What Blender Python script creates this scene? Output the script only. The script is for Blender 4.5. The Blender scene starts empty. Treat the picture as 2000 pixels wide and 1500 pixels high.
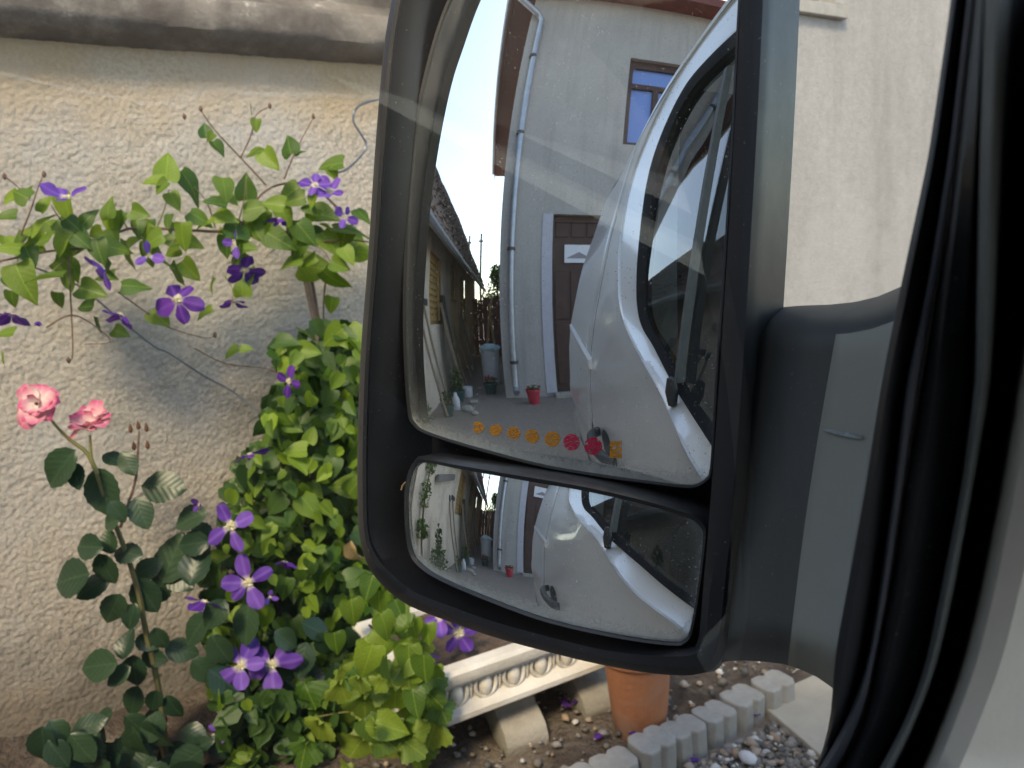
import bpy, bmesh, math, random
from math import sin, cos, radians, pi, sqrt, exp
from mathutils import Vector as V, Matrix, noise
random.seed(7)
S = bpy.context.scene
COL = S.collection

# ------------------------------------------------------------------ camera
f = 1511.0
def ry(v, a=radians(7.2)):
    return V((v.x*cos(a)+v.z*sin(a), v.y, -v.x*sin(a)+v.z*cos(a)))
YAW, PIT = radians(60), radians(15)
C = V((0, 0, 1.15))
F = V((-sin(YAW)*cos(PIT), cos(YAW)*cos(PIT), -sin(PIT)))
RT = V((cos(YAW), sin(YAW), 0))
UP = RT.cross(F)
F, RT, UP = ry(F), ry(RT), ry(UP)
cd = bpy.data.cameras.new('camera'); co = bpy.data.objects.new('camera', cd); COL.objects.link(co)
co.matrix_world = Matrix(((RT.x, UP.x, -F.x, C.x), (RT.y, UP.y, -F.y, C.y), (RT.z, UP.z, -F.z, C.z), (0, 0, 0, 1)))
cd.sensor_width = 36; cd.lens = f/2000*36; cd.clip_start = 0.01; cd.clip_end = 3000
cd.dof.use_dof = True; cd.dof.focus_distance = 0.62; cd.dof.aperture_fstop = 11.5
S.camera = co

# ------------------------------------------------------------------ sky, sun, exposure
SUN_EL, SUN_AZ = radians(46), radians(135)      # azimuth clockwise from +Y: low hazy sun over the yard behind the van
wd = bpy.data.worlds.new('World'); S.world = wd; wd.use_nodes = True
wn = wd.node_tree.nodes; wl = wd.node_tree.links
bg = wn['Background']; bg.inputs['Strength'].default_value = 0.15
sky = wn.new('ShaderNodeTexSky'); sky.sky_type = 'NISHITA'; sky.sun_disc = False
sky.sun_elevation = SUN_EL; sky.sun_rotation = SUN_AZ
sky.air_density = 1.0; sky.dust_density = 1.2; sky.ozone_density = 1.0
wl.new(sky.outputs[0], bg.inputs['Color'])
sd = bpy.data.lights.new('sun', 'SUN'); so = bpy.data.objects.new('sun', sd); COL.objects.link(so)
sd.energy = 1.5; sd.angle = radians(12); sd.color = (1.0, 0.84, 0.62)
sdir = V((sin(SUN_AZ)*cos(SUN_EL), cos(SUN_AZ)*cos(SUN_EL), sin(SUN_EL)))
so.rotation_euler = sdir.to_track_quat('Z', 'Y').to_euler()
S.view_settings.view_transform = 'Standard'; S.view_settings.look = 'None'
S.view_settings.exposure = 1.45; S.view_settings.gamma = 1
S.view_settings.use_white_balance = True; S.view_settings.white_balance_temperature = 7300; S.view_settings.white_balance_tint = 10   # warm balance of an evening shot

# ------------------------------------------------------------------ helpers
def ray(x, y): return (F + RT*((x-1000)/f) + UP*((750-y)/f)).normalized()
def on_x(x, y, X):                       # picture point -> point on the plane x = X
    d = ray(x, y); return C + d*((X-C.x)/d.x)
def on_z(x, y, Z):
    d = ray(x, y); return C + d*((Z-C.z)/d.z)
def depth(p): return (p-C).dot(F)
def link(o, parent=None):
    COL.objects.link(o)
    if parent: o.parent = parent
    return o
def mesh(name, vs, fs, mat=None, smooth=False):
    me = bpy.data.meshes.new(name); me.from_pydata([tuple(v) for v in vs], [], fs); me.update()
    if mat: me.materials.append(mat)
    if smooth: me.polygons.foreach_set('use_smooth', [True]*len(me.polygons))
    return me
def obj(name, me, parent=None, mw=None):
    o = bpy.data.objects.new(name, me); link(o, parent)
    if mw is not None: o.matrix_local = mw
    return o
def thing(name, label, cat, group=None, loc=(0, 0, 0)):
    o = bpy.data.objects.new(name, None); o.empty_display_size = .1; link(o); o.location = loc
    tag(o, label, cat, group); return o
def tag(o, label=None, cat=None, group=None, kind=None):
    if label: o['label'] = label
    if cat: o['category'] = cat
    if group: o['group'] = group
    if kind: o['kind'] = kind
    return o
class MB:
    def __init__(s): s.v = []; s.f = []
    def add(s, vs, fs):
        n = len(s.v); s.v += [V(p) for p in vs]; s.f += [tuple(i+n for i in q) for q in fs]; return s
    def box(s, a, b):
        x0, y0, z0 = a; x1, y1, z1 = b
        return s.add([(x0,y0,z0),(x1,y0,z0),(x1,y1,z0),(x0,y1,z0),(x0,y0,z1),(x1,y0,z1),(x1,y1,z1),(x0,y1,z1)],
                     [(0,3,2,1),(4,5,6,7),(0,1,5,4),(1,2,6,5),(2,3,7,6),(3,0,4,7)])
    def tube(s, pts, r, n=6, cap=True):
        pts = [V(p) for p in pts]; vs = []; fs = []; m = len(pts)
        rr = r if isinstance(r, (list, tuple)) else [r]*m
        up = V((0.3, 0.2, 1)).normalized()
        for i, p in enumerate(pts):
            t = (pts[min(i+1, m-1)]-pts[max(i-1, 0)]).normalized()
            a = t.cross(up)
            if a.length < .05: a = t.cross(V((1, 0, 0)))
            a.normalize(); b = t.cross(a)
            for k in range(n):
                q = 2*pi*k/n; vs.append(p+a*(cos(q)*rr[i])+b*(sin(q)*rr[i]))
        for i in range(m-1):
            for k in range(n):
                k2 = (k+1) % n; fs.append((i*n+k, i*n+k2, (i+1)*n+k2, (i+1)*n+k))
        if cap: fs += [tuple(range(n))[::-1], tuple(range((m-1)*n, m*n))]
        return s.add(vs, fs)
    def lathe(s, prof, c=(0, 0, 0), n=24):
        c = V(c); vs = []; fs = []; m = len(prof)
        for r, z in prof:
            for k in range(n): vs.append(c+V((r*cos(2*pi*k/n), r*sin(2*pi*k/n), z)))
        for i in range(m-1):
            for k in range(n):
                k2 = (k+1) % n; fs.append((i*n+k, i*n+k2, (i+1)*n+k2, (i+1)*n+k))
        return s.add(vs, fs)
    def loft(s, rings, closed=True, cap0=False, cap1=False):
        n = len(rings[0]); vs = [p for r in rings for p in r]; fs = []
        for i in range(len(rings)-1):
            for k in range(n if closed else n-1):
                k2 = (k+1) % n; fs.append((i*n+k, i*n+k2, (i+1)*n+k2, (i+1)*n+k))
        if cap0: fs.append(tuple(range(n))[::-1])
        if cap1: fs.append(tuple(range((len(rings)-1)*n, len(rings)*n)))
        return s.add(vs, fs)
    def prism(s, poly, a, b):            # poly: list of V, extruded by vector b-a
        n = len(poly); d = V(b)-V(a)
        return s.add([V(p) for p in poly]+[V(p)+d for p in poly],
                     [tuple(range(n))[::-1], tuple(range(n, 2*n))]+[(i, (i+1) % n, n+(i+1) % n, n+i) for i in range(n)])
    def build(s, name, mat, parent=None, smooth=False, bevel=0, auto=True):
        me = mesh(name, s.v, s.f, mat, smooth)
        bm = bmesh.new(); bm.from_mesh(me)
        bmesh.ops.recalc_face_normals(bm, faces=bm.faces)
        if bevel: bmesh.ops.bevel(bm, geom=bm.edges[:], offset=bevel, segments=2, affect='EDGES', profile=.6)
        bm.to_mesh(me); bm.free()
        if smooth:
            me.polygons.foreach_set('use_smooth', [True]*len(me.polygons))
            me.set_sharp_from_angle(angle=radians(40))
        return obj(name, me, parent)
def catmull(pts, n=8, closed=False):
    P = [V(p) for p in pts]; m = len(P); out = []
    for i in range(m if closed else m-1):
        if closed: a, b, c, d = P[(i-1) % m], P[i], P[(i+1) % m], P[(i+2) % m]
        else: a, b, c, d = P[max(i-1, 0)], P[i], P[i+1], P[min(i+2, m-1)]
        for k in range(n):
            t = k/n
            out.append(.5*((2*b)+(c-a)*t+(2*a-5*b+4*c-d)*t*t+(3*b-a-3*c+d)*t*t*t))
    if not closed: out.append(P[-1])
    return out
def interp(t, tab):
    if t <= tab[0][0]: return tab[0][1]
    for (a, x), (b, y) in zip(tab, tab[1:]):
        if t <= b: return x+(y-x)*(t-a)/(b-a)
    return tab[-1][1]

# ------------------------------------------------------------------ materials
class NT:
    def __init__(s, name):
        s.m = bpy.data.materials.new(name); s.m.use_nodes = True
        s.t = s.m.node_tree; s.n = s.t.nodes; s.l = s.t.links
        s.b = s.n['Principled BSDF']; s.out = s.n['Material Output']
    def node(s, t, **k):
        n = s.n.new(t)
        for a, v in k.items():
            if a in n.inputs: n.inputs[a].default_value = v
            else: setattr(n, a, v)
        return n
    def lk(s, a, b): s.l.new(a, b)
    def coord(s, kind='Object'):
        return s.node('ShaderNodeTexCoord').outputs[kind]
    def noise(s, scale, detail=4, rough=.55, vec=None, dist=0):
        n = s.n.new('ShaderNodeTexNoise'); n.inputs['Scale'].default_value = scale
        n.inputs['Detail'].default_value = detail; n.inputs['Roughness'].default_value = rough
        n.inputs['Distortion'].default_value = dist
        s.lk(vec if vec is not None else s.coord(), n.inputs['Vector']); return n.outputs['Fac']
    def ramp(s, fac, stops, interp_='LINEAR'):
        r = s.n.new('ShaderNodeValToRGB'); e = r.color_ramp.elements; r.color_ramp.interpolation = interp_
        while len(e) < len(stops): e.new(.5)
        for i, (p, c) in enumerate(stops):
            e[i].position = p; e[i].color = (*c, 1) if len(c) == 3 else c
        s.lk(fac, r.inputs[0]); return r.outputs[0]
    def mix(s, fac, a, b, mode='MIX'):
        m = s.n.new('ShaderNodeMix'); m.data_type = 'RGBA'; m.blend_type = mode
        for sock, v in ((m.inputs[0], fac), (m.inputs[6], a), (m.inputs[7], b)):
            if isinstance(v, (int, float)): sock.default_value = v
            elif isinstance(v, tuple): sock.default_value = (*v, 1) if len(v) == 3 else v
            else: s.lk(v, sock)
        return m.outputs[2]
    def math(s, op, a, b=0.):
        m = s.n.new('ShaderNodeMath'); m.operation = op
        for sock, v in ((m.inputs[0], a), (m.inputs[1], b)):
            if isinstance(v, (int, float)): sock.default_value = v
            else: s.lk(v, sock)
        return m.outputs[0]
    def bump(s, h, strength=.5, dist=.01):
        b = s.n.new('ShaderNodeBump'); b.inputs['Strength'].default_value = strength; b.inputs['Distance'].default_value = dist
        s.lk(h, b.inputs['Height']); s.lk(b.outputs[0], s.b.inputs['Normal']); return b
    def set(s, col=None, rough=None, spec=None, metal=None):
        for k, v in (('Base Color', col), ('Roughness', rough), ('Specular IOR Level', spec), ('Metallic', metal)):
            if v is None: continue
            if isinstance(v, tuple): s.b.inputs[k].default_value = (*v, 1)
            elif isinstance(v, (int, float)): s.b.inputs[k].default_value = v
            else: s.lk(v, s.b.inputs[k])
        return s
def pm(name, c1, c2=None, scale=8, rough=.7, bump=.0, bscale=60, metal=0, spec=.4, bdist=.01, c3=None):
    n = NT(name)
    c2 = c2 or tuple(x*.75 for x in c1)
    col = n.ramp(n.noise(scale, 6, .6), [(.3, c1), (.7, c2)])
    if c3: col = n.mix(n.ramp(n.noise(scale*.23, 5, .65), [(.48, (0,0,0)), (.66, (1,1,1))]), col, c3)
    n.set(col, rough, spec, metal)
    if bump: n.bump(n.noise(bscale, 5, .6), bump, bdist)
    return n.m

def m_stucco():
    n = NT('roughcast')
    a = n.noise(120, 6, .7); b = n.noise(3.0, 5, .6); c = n.noise(1.3, 4, .55)
    col = n.ramp(a, [(.3, (.35, .305, .25)), (.55, (.57, .52, .455)), (.75, (.70, .66, .60))])
    col = n.mix(n.ramp(b, [(.42, (0, 0, 0)), (.62, (.75, .75, .75))]), col, (.52, .505, .485))
    col = n.mix(n.ramp(c, [(.5, (0, 0, 0)), (.62, (.55, .55, .55))]), col, (.64, .50, .33))
    # brown tint growing towards the ledge, with a noisy lower edge
    sep = n.node('ShaderNodeSeparateXYZ'); n.lk(n.coord(), sep.inputs[0])
    hz = n.node('ShaderNodeMapRange'); hz.inputs[1].default_value = 1.50; hz.inputs[2].default_value = 1.76
    n.lk(n.math('ADD', sep.outputs[2], n.math('MULTIPLY', n.math('SUBTRACT', n.noise(5, 4, .6), .5), .35)), hz.inputs[0])
    col = n.mix(n.math('MULTIPLY', hz.outputs[0], .75), col, (.50, .36, .19))
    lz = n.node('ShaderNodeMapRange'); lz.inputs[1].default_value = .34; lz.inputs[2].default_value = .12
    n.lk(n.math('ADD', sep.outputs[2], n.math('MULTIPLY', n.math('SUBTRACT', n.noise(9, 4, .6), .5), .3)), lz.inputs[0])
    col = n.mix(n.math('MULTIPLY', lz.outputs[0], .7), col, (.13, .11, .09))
    n.set(col, .95, .15); n.bump(n.noise(300, 5, .7), .9, .005); return n.m
def m_ledge():
    n = NT('weathered_concrete')
    a = n.noise(7, 6, .65); b = n.noise(40, 6, .7); c = n.noise(2.3, 3, .5)
    col = n.ramp(a, [(.33, (.075, .066, .058)), (.5, (.14, .128, .115)), (.62, (.24, .22, .195)), (.68, (.50, .47, .42))])
    col = n.mix(n.ramp(b, [(.35, (.5, .5, .5)), (.65, (0, 0, 0))]), col, (.12, .10, .085))
    col = n.mix(n.ramp(c, [(.52, (0, 0, 0)), (.7, (.6, .6, .6))]), col, (.30, .265, .22))
    n.set(col, .9, .2); n.bump(n.noise(55, 6, .65), .5, .006); return n.m
def m_gray_plaster(name, c, cell=45):
    n = NT(name)
    col = n.ramp(n.noise(cell, 5, .65), [(.3, tuple(x*.86 for x in c)), (.7, tuple(min(1, x*1.1) for x in c))])
    col = n.mix(n.ramp(n.noise(1.6, 5, .6), [(.4, (0, 0, 0)), (.7, (.5, .5, .5))]), col, tuple(x*.78 for x in c))
    mp = n.node('ShaderNodeMapping'); mp.inputs['Scale'].default_value = (5, 5, .5); n.lk(n.coord(), mp.inputs[0])
    col = n.mix(n.ramp(n.noise(1, 5, .65, mp.outputs[0]), [(.5, (0, 0, 0)), (.72, (.55, .55, .55))]), col, tuple(x*.62 for x in c))
    col = n.mix(n.ramp(n.noise(.7, 6, .7), [(.55, (0, 0, 0)), (.62, (.35, .35, .35))]), col, tuple(min(1, x*1.18) for x in c))
    n.set(col, .92, .2); n.bump(n.noise(90, 5, .6), .5, .006); return n.m
def m_black(name, c=(.012, .013, .016), rough=.42, bump=.10, specks=True):
    n = NT(name)
    sp = n.ramp(n.noise(420, 2, .5), [(.70, (0, 0, 0)), (.76, (1, 1, 1))])
    big = n.ramp(n.noise(9, 3, .5), [(.35, (.15, .15, .15)), (.7, (1, 1, 1))])
    col = n.mix(n.mix(1., sp, big, 'MULTIPLY') if specks else 0., c, (.28, .27, .25))
    film = n.ramp(n.noise(14, 5, .7), [(.4, (0, 0, 0)), (.8, (.12, .12, .12))])
    col = n.mix(film, col, (.08, .085, .09))
    r = n.node('ShaderNodeMapRange'); r.inputs[3].default_value = rough-.06; r.inputs[4].default_value = rough+.12
    n.lk(n.noise(25, 4, .6), r.inputs[0])
    n.set(col, r.outputs[0], .5); n.bump(n.noise(900, 3, .6), bump, .0008); return n.m
def m_paint():
    n = NT('silver_white_paint')
    col = n.ramp(n.noise(3, 3, .5), [(.3, (.82, .83, .815)), (.7, (.86, .87, .85))])
    n.set(col, .28, .5, .15); n.b.inputs['Coat Weight'].default_value = .7; n.b.inputs['Coat Roughness'].default_value = .06
    n.bump(n.noise(6, 2, .5), .05, .01); return n.m
def m_glass(name='window_glass', ri=1.6, tint=(.90, .93, .91, 1)):
    n = NT(name); n.n.remove(n.b)
    tr = n.node('ShaderNodeBsdfTransparent'); tr.inputs[0].default_value = tint
    gl = n.node('ShaderNodeBsdfGlossy'); gl.inputs['Roughness'].default_value = .0
    fr = n.node('ShaderNodeFresnel'); fr.inputs[0].default_value = 1.52
    gg = n.node('ShaderNodeNewGeometry'); ior = n.node('ShaderNodeMapRange'); ior.inputs[3].default_value = ri; ior.inputs[4].default_value = 1/ri
    n.lk(gg.outputs['Backfacing'], ior.inputs[0]); n.lk(ior.outputs[0], fr.inputs[0])
    mx = n.node('ShaderNodeMixShader')
    n.lk(fr.outputs[0], mx.inputs[0]); n.lk(tr.outputs[0], mx.inputs[1]); n.lk(gl.outputs[0], mx.inputs[2]); n.lk(mx.outputs[0], n.out.inputs[0])
    return n.m
def m_mirror(name):
    n = NT(name); n.n.remove(n.b)
    gl = n.node('ShaderNodeBsdfGlossy'); gl.inputs['Roughness'].default_value = .0; gl.inputs[0].default_value = (.97, .98, .98, 1)
    du = n.node('ShaderNodeBsdfDiffuse'); du.inputs[0].default_value = (.50, .53, .51, 1)
    at = n.node('ShaderNodeAttribute'); at.attribute_name = 'dust'
    co_ = n.coord()
    film = n.math('MULTIPLY', at.outputs['Fac'], n.ramp(n.noise(70, 6, .75), [(.25, (.15,)*3), (.75, (1,)*3)]))
    cr = n.ramp(n.math('ADD', n.math('MULTIPLY', at.outputs['Fac'], .62), n.math('MULTIPLY', n.noise(330, 4, .7), .5)), [(.66, (0,)*3), (.84, (.26,)*3)])
    sp = n.ramp(n.noise(800, 1, .4), [(.705, (0,)*3), (.75, (1,)*3)])
    sp = n.math('MULTIPLY', sp, n.ramp(n.noise(26, 3, .5), [(.36, (.05,)*3), (.62, (.7,)*3)]))
    mp = n.node('ShaderNodeMapping'); mp.inputs['Rotation'].default_value = (.3, .25, .6); mp.inputs['Scale'].default_value = (900, 900, 14)
    n.lk(co_, mp.inputs[0])
    sc = n.ramp(n.noise(1, 2, .5, mp.outputs[0]), [(.70, (0,)*3), (.76, (.16,)*3)])
    fac = n.math('MINIMUM', n.math('ADD', n.math('ADD', n.math('MULTIPLY', film, .42), cr), n.math('ADD', n.math('ADD', sp, sc), .018)), .92)
    mx = n.node('ShaderNodeMixShader')
    n.lk(fac, mx.inputs[0]); n.lk(gl.outputs[0], mx.inputs[1]); n.lk(du.outputs[0], mx.inputs[2]); n.lk(mx.outputs[0], n.out.inputs[0])
    return n.m
def m_dot(name, c):
    n = NT(name)
    mp = n.node('ShaderNodeMapping'); mp.inputs['Scale'].default_value = (420, 420, 1500); mp.inputs['Rotation'].default_value = (0, .1, 0)
    n.lk(n.coord('Object'), mp.inputs[0])
    k = n.noise(1, 4, .7, mp.outputs[0])
    n.set(n.ramp(k, [(.35, tuple(x*.55 for x in c)), (.6, c)]), .3, .5, .35)
    n.b.inputs['Emission Color'].default_value = (*c, 1); n.b.inputs['Emission Strength'].default_value = 0
    n.lk(n.ramp(k, [(.45, (0,)*3), (.50, (1,)*3)]), n.b.inputs['Alpha']); return n.m
def m_leaf(name, ca, cb, rough=.45, trans=.35, vein=True):
    n = NT(name)
    oi = n.node('ShaderNodeObjectInfo')
    col = n.ramp(oi.outputs['Random'], [(.0, ca), (1., cb)])
    col = n.mix(n.ramp(n.noise(35, 4, .6), [(.35, (0,)*3), (.75, (.5,)*3)]), col, tuple(x*.6 for x in ca))
    if vein:
        sep = n.node('ShaderNodeSeparateXYZ'); n.lk(n.coord('Object'), sep.inputs[0])
        ax = n.math('ABSOLUTE', sep.outputs[0])
        col = n.mix(n.ramp(ax, [(.008, (.30,)*3), (.022, (0,)*3)]), col, tuple(min(1, x*1.6+.02) for x in cb))
        w = n.math('SINE', n.math('MULTIPLY', n.math('SUBTRACT', sep.outputs[1], n.math('MULTIPLY', ax, .9)), 42.))
        col = n.mix(n.ramp(w, [(.86, (0,)*3), (.98, (.10,)*3)]), col, tuple(min(1, x*1.6+.02) for x in cb))
        n.bump(w, .05, .02)
    n.set(col, rough, .45)
    tb = n.node('ShaderNodeBsdfTranslucent'); n.lk(n.mix(1., col, (1.5, 1.6, .6), 'MULTIPLY'), tb.inputs[0])
    mx = n.node('ShaderNodeMixShader'); mx.inputs[0].default_value = trans
    n.lk(n.b.outputs[0], mx.inputs[1]); n.lk(tb.outputs[0], mx.inputs[2]); n.lk(mx.outputs[0], n.out.inputs[0])
    return n.m
def m_leaf_island(name, ca, cb):
    n = NT(name); g = n.node('ShaderNodeNewGeometry')
    col = n.ramp(g.outputs['Random Per Island'], [(0, ca), (1, cb)])
    n.set(col, .5, .4)
    tb = n.node('ShaderNodeBsdfTranslucent'); n.lk(n.mix(1., col, (1.5, 1.6, .6), 'MULTIPLY'), tb.inputs[0])
    mx = n.node('ShaderNodeMixShader'); mx.inputs[0].default_value = .33
    n.lk(n.b.outputs[0], mx.inputs[1]); n.lk(tb.outputs[0], mx.inputs[2]); n.lk(mx.outputs[0], n.out.inputs[0])
    return n.m
def m_petal(name, base, tip, centre, w0=.1, w1=.38):
    n = NT(name)
    oi = n.node('ShaderNodeObjectInfo')
    sep = n.node('ShaderNodeSeparateXYZ'); n.lk(n.coord('Object'), sep.inputs[0])
    col = n.mix(oi.outputs['Random'], base, tip)
    mid = n.ramp(n.math('ABSOLUTE', sep.outputs[0]), [(.02, (.35,)*3), (.09, (0,)*3)])
    col = n.mix(mid, col, tuple(min(1, x*1.5+.05) for x in tip))
    st = n.math('SINE', n.math('MULTIPLY', sep.outputs[0], 90.))
    col = n.mix(n.ramp(st, [(.4, (0,)*3), (1, (.25,)*3)]), col, tuple(x*.6 for x in base))
    col = n.mix(n.ramp(sep.outputs[1], [(w0, (1,)*3), (w1, (0,)*3)]), col, centre)
    n.set(col, .6, .3)
    tb = n.node('ShaderNodeBsdfTranslucent'); n.lk(col, tb.inputs[0])
    mx = n.node('ShaderNodeMixShader'); mx.inputs[0].default_value = .3
    n.lk(n.b.outputs[0], mx.inputs[1]); n.lk(tb.outputs[0], mx.inputs[2]); n.lk(mx.outputs[0], n.out.inputs[0])
    return n.m
M = dict(
    stucco=m_stucco(), ledge=m_ledge(),
    plaster=m_gray_plaster('grey_plaster', (.36, .355, .35)),
    hplaster=m_gray_plaster('house_plaster', (.43, .405, .385), 30),
    old=None,
    black=m_black('black_plastic'), black2=m_black('black_plastic_arm', (.018, .020, .022), .38, .12), arm=m_black('hazed_plastic_arm', (.062, .068, .066), .40, .12),  # arm colour lightened to hold the haze of the window glass
    rubber=m_black('rubber', (.028, .029, .032), .45, .06, False), rubber2=m_black('rubber_gloss', (.055, .060, .072), .55, .05, False),
    seal=pm('matt_rubber', (.014, .014, .015), (.010, .010, .011), 40, .8, spec=.12),
    paint=m_paint(), glass=m_glass(), tinted=m_glass('tinted_glass', 2.8, (.35, .40, .38, 1)), mirror=m_mirror('mirror_silver'), mirror2=m_mirror('mirror_silver_wide'),
    orange=m_dot('orange_mark', (.95, .40, .03)), red=m_dot('red_mark', (.95, .03, .12)),
    trim=pm('beige_trim', (.62, .58, .50), (.56, .52, .45), 40, .6, .2, 300, bdist=.001),
    trimdark=pm('dark_trim', (.11, .12, .115), (.085, .092, .088), 60, .55, .2, 300, bdist=.001),
    white=pm('white_cast', (.74, .72, .68), (.60, .57, .53), 9, .8, .25, 120, c3=(.5, .46, .40)),
    soil=pm('soil', (.17, .12, .095), (.10, .072, .056), 60, .95, .9, 120, bdist=.02),
    bed=pm('bed_soil', (.15, .115, .09), (.08, .06, .05), 25, .95, .9, 70, bdist=.03, c3=(.24, .20, .16)),
    concrete=pm('concrete', (.42, .40, .36), (.28, .26, .23), 14, .9, .5, 90, c3=(.30, .28, .24)),
    kerb=pm('kerb_concrete', (.40, .395, .38), (.30, .295, .28), 30, .85, .4, 180, bdist=.004, c3=(.36, .34, .30)),
    slab=pm('slab_concrete', (.50, .46, .39), (.38, .35, .29), 7, .9, .4, 60, c3=(.27, .25, .21)),
    terra=pm('terracotta', (.50, .21, .10), (.40, .16, .085), 10, .8, .25, 90, c3=(.50, .32, .24)),
    yard=pm('yard_ground', (.30, .255, .215), (.21, .18, .155), 18, .95, .8, 30, bdist=.04, c3=(.24, .20, .16)),
    wood=pm('brown_door', (.085, .045, .036), (.06, .03, .026), 12, .6, .2, 60),
    fascia=pm('red_fascia', (.20, .055, .04), (.15, .04, .03), 8, .6),
    zinc=pm('zinc', (.42, .45, .50), (.33, .35, .40), 12, .38, metal=.6),
    fence=pm('fence_red', (.24, .085, .075), (.18, .06, .055), 6, .75, .2, 30),
    rooftile=pm('roof_tile', (.26, .19, .155), (.17, .13, .11), 14, .9, .6, 40, bdist=.03, c3=(.17, .12, .09)),
    pole=pm('pole_grey', (.16, .15, .13), (.12, .11, .10), 9, .8),
    bark=pm('bark', (.13, .09, .07), (.08, .055, .045), 40, .9, .5, 90),
    stem=pm('vine_stem', (.20, .12, .085), (.12, .07, .05), 50, .75, .3, 150),
    stake=pm('stake', (.26, .21, .19), (.16, .125, .115), 40, .75, .3, 90),
    rosecane=pm('rose_cane', (.14, .16, .06), (.13, .09, .045), 18, .6, .2, 90),
    gstem=pm('green_stem', (.20, .26, .08), (.22, .15, .07), 20, .6),
    wire=pm('wire', (.16, .19, .23), (.10, .12, .15), 60, .45, metal=.6),
    steel=pm('tool_steel', (.10, .10, .11), (.06, .06, .065), 20, .5, metal=.5),
    ash=pm('ash_handle', (.30, .23, .16), (.22, .16, .11), 15, .7),
    plank=pm('plank', (.50, .34, .15), (.38, .25, .11), 14, .7),
    greenpot=pm('green_plastic', (.03, .085, .085), (.025, .065, .065), 9, .5),
    redpot=pm('red_plastic', (.50, .045, .07), (.42, .03, .06), 9, .45),
    binw=pm('bin_white', (.66, .66, .68), (.58, .58, .60), 7, .55),
    cyan=pm('cyan_lid', (.22, .58, .66), (.60, .66, .66), 5, .5),
    sign=pm('sign_white', (.70, .71, .76), (.64, .65, .70), 7, .5),
    signgrey=pm('sign_grey', (.28, .26, .28), (.22, .2, .22), 7, .5),
    ochre=pm('shutter_ochre', (.52, .33, .12), (.38, .24, .09), 22, .8),
    board=pm('grey_board', (.24, .22, .21), (.16, .15, .14), 18, .85),
    darkgreen=pm('dark_green_paint', (.045, .065, .06), (.03, .045, .04), 18, .6),
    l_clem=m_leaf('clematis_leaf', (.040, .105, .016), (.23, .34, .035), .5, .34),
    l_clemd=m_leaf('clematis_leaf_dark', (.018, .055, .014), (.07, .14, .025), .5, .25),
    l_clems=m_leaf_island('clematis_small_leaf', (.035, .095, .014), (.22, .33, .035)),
    l_rose=m_leaf('rose_leaf', (.014, .040, .022), (.036, .075, .034), .38, .12),
    l_vine=m_leaf('grape_leaf', (.055, .135, .016), (.25, .33, .045), .5, .36),
    l_dry=m_leaf('dry_leaf', (.30, .20, .10), (.42, .30, .18), .8, .3),
    l_tree=m_leaf('tree_leaf', (.12, .20, .03), (.24, .32, .06), .6, .35, False),
    p_lilac=m_petal('petal_lilac', (.105, .035, .34), (.21, .095, .50), (.80, .74, .66), .04, .26),
    p_dark=m_petal('petal_violet', (.060, .014, .20), (.15, .04, .36), (.60, .55, .45), .04, .22),
    p_pink=m_petal('petal_pink', (.62, .06, .20), (.74, .20, .34), (.86, .72, .68), .30, .95),
    cream=pm('stamen', (.80, .75, .52), (.70, .66, .40), 60, .7),
    brownc=pm('rose_heart', (.13, .06, .03), (.08, .035, .02), 60, .8),
)
def m_pebble():
    n = NT('pebble'); g = n.node('ShaderNodeNewGeometry')
    n.set(n.ramp(g.outputs['Random Per Island'], [(0, (.10, .095, .09)), (.35, (.20, .18, .155)), (.6, (.28, .26, .24)), (.75, (.36, .25, .16)), (.88, (.42, .40, .37)), (1, (.70, .69, .66))]), .75, .35)
    n.bump(n.noise(150, 4, .6), .3, .004); return n.m
M['pebble'] = m_pebble()
def m_old():
    n = NT('old_house_wall')
    sep = n.node('ShaderNodeSeparateXYZ'); n.lk(n.coord(), sep.inputs[0])
    k = n.math('ADD', n.math('MULTIPLY', sep.outputs[1], -1.), n.math('MULTIPLY', n.noise(1.2, 4, .6), 1.4))
    col = n.ramp(n.math('MULTIPLY', k, .1), [(.50, (.74, .64, .52)), (.60, (.80, .56, .30))])
    col = n.mix(n.ramp(n.noise(2.2, 6, .65), [(.45, (0,)*3), (.7, (.6,)*3)]), col, (.36, .30, .23))
    n.set(col, .95, .2); n.bump(n.noise(40, 6, .65), .5, .02); return n.m
M['old'] = m_old()

# ================================================================== SETTING
# ground: one sheet
mb = MB(); mb.add([(-400, -400, 0), (400, -400, 0), (400, 400, 0), (-400, 400, 0)], [(0, 1, 2, 3)])
tag(mb.build('ground', M['yard']), kind='structure')
# planting bed soil, a low uneven mound against the wall
WX = -2.2
vs, fs = [], []; NX, NY = 36, 90
for j in range(NY+1):
    for i in range(NX+1):
        x = -2.25+(-1.27+2.25)*i/NX; y = -.9+3.2*j/NY
        h = .02+.035*noise.noise(V((x*5, y*5, 3)))+.02*noise.noise(V((x*17, y*17, 1)))+.04*max(0, (-1.5-x))
        if i == NX: h = -.01
        vs.append((x, y, max(h, .006) if i < NX else -.01))
for j in range(NY):
    for i in range(NX): a = j*(NX+1)+i; fs.append((a, a+1, a+NX+2, a+NX+1))
tag(obj('planting_bed', mesh('planting_bed', vs, fs, M['bed'], True)), kind='structure')
# concrete slab at the right of the gravel
pts = [on_z(1478, 1385, 0), on_z(1610, 1500, 0), on_z(1800, 1650, 0), V((-.70, 2.6, 0)), V((-1.9, 3.0, 0)), on_z(1560, 1318, 0)]
mb = MB(); mb.prism([V((p.x, p.y, -.02)) for p in pts], (0, 0, 0), (0, 0, .045)); o = mb.build('concrete_slab', M['slab'], bevel=.004); tag(o, kind='structure')

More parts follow.
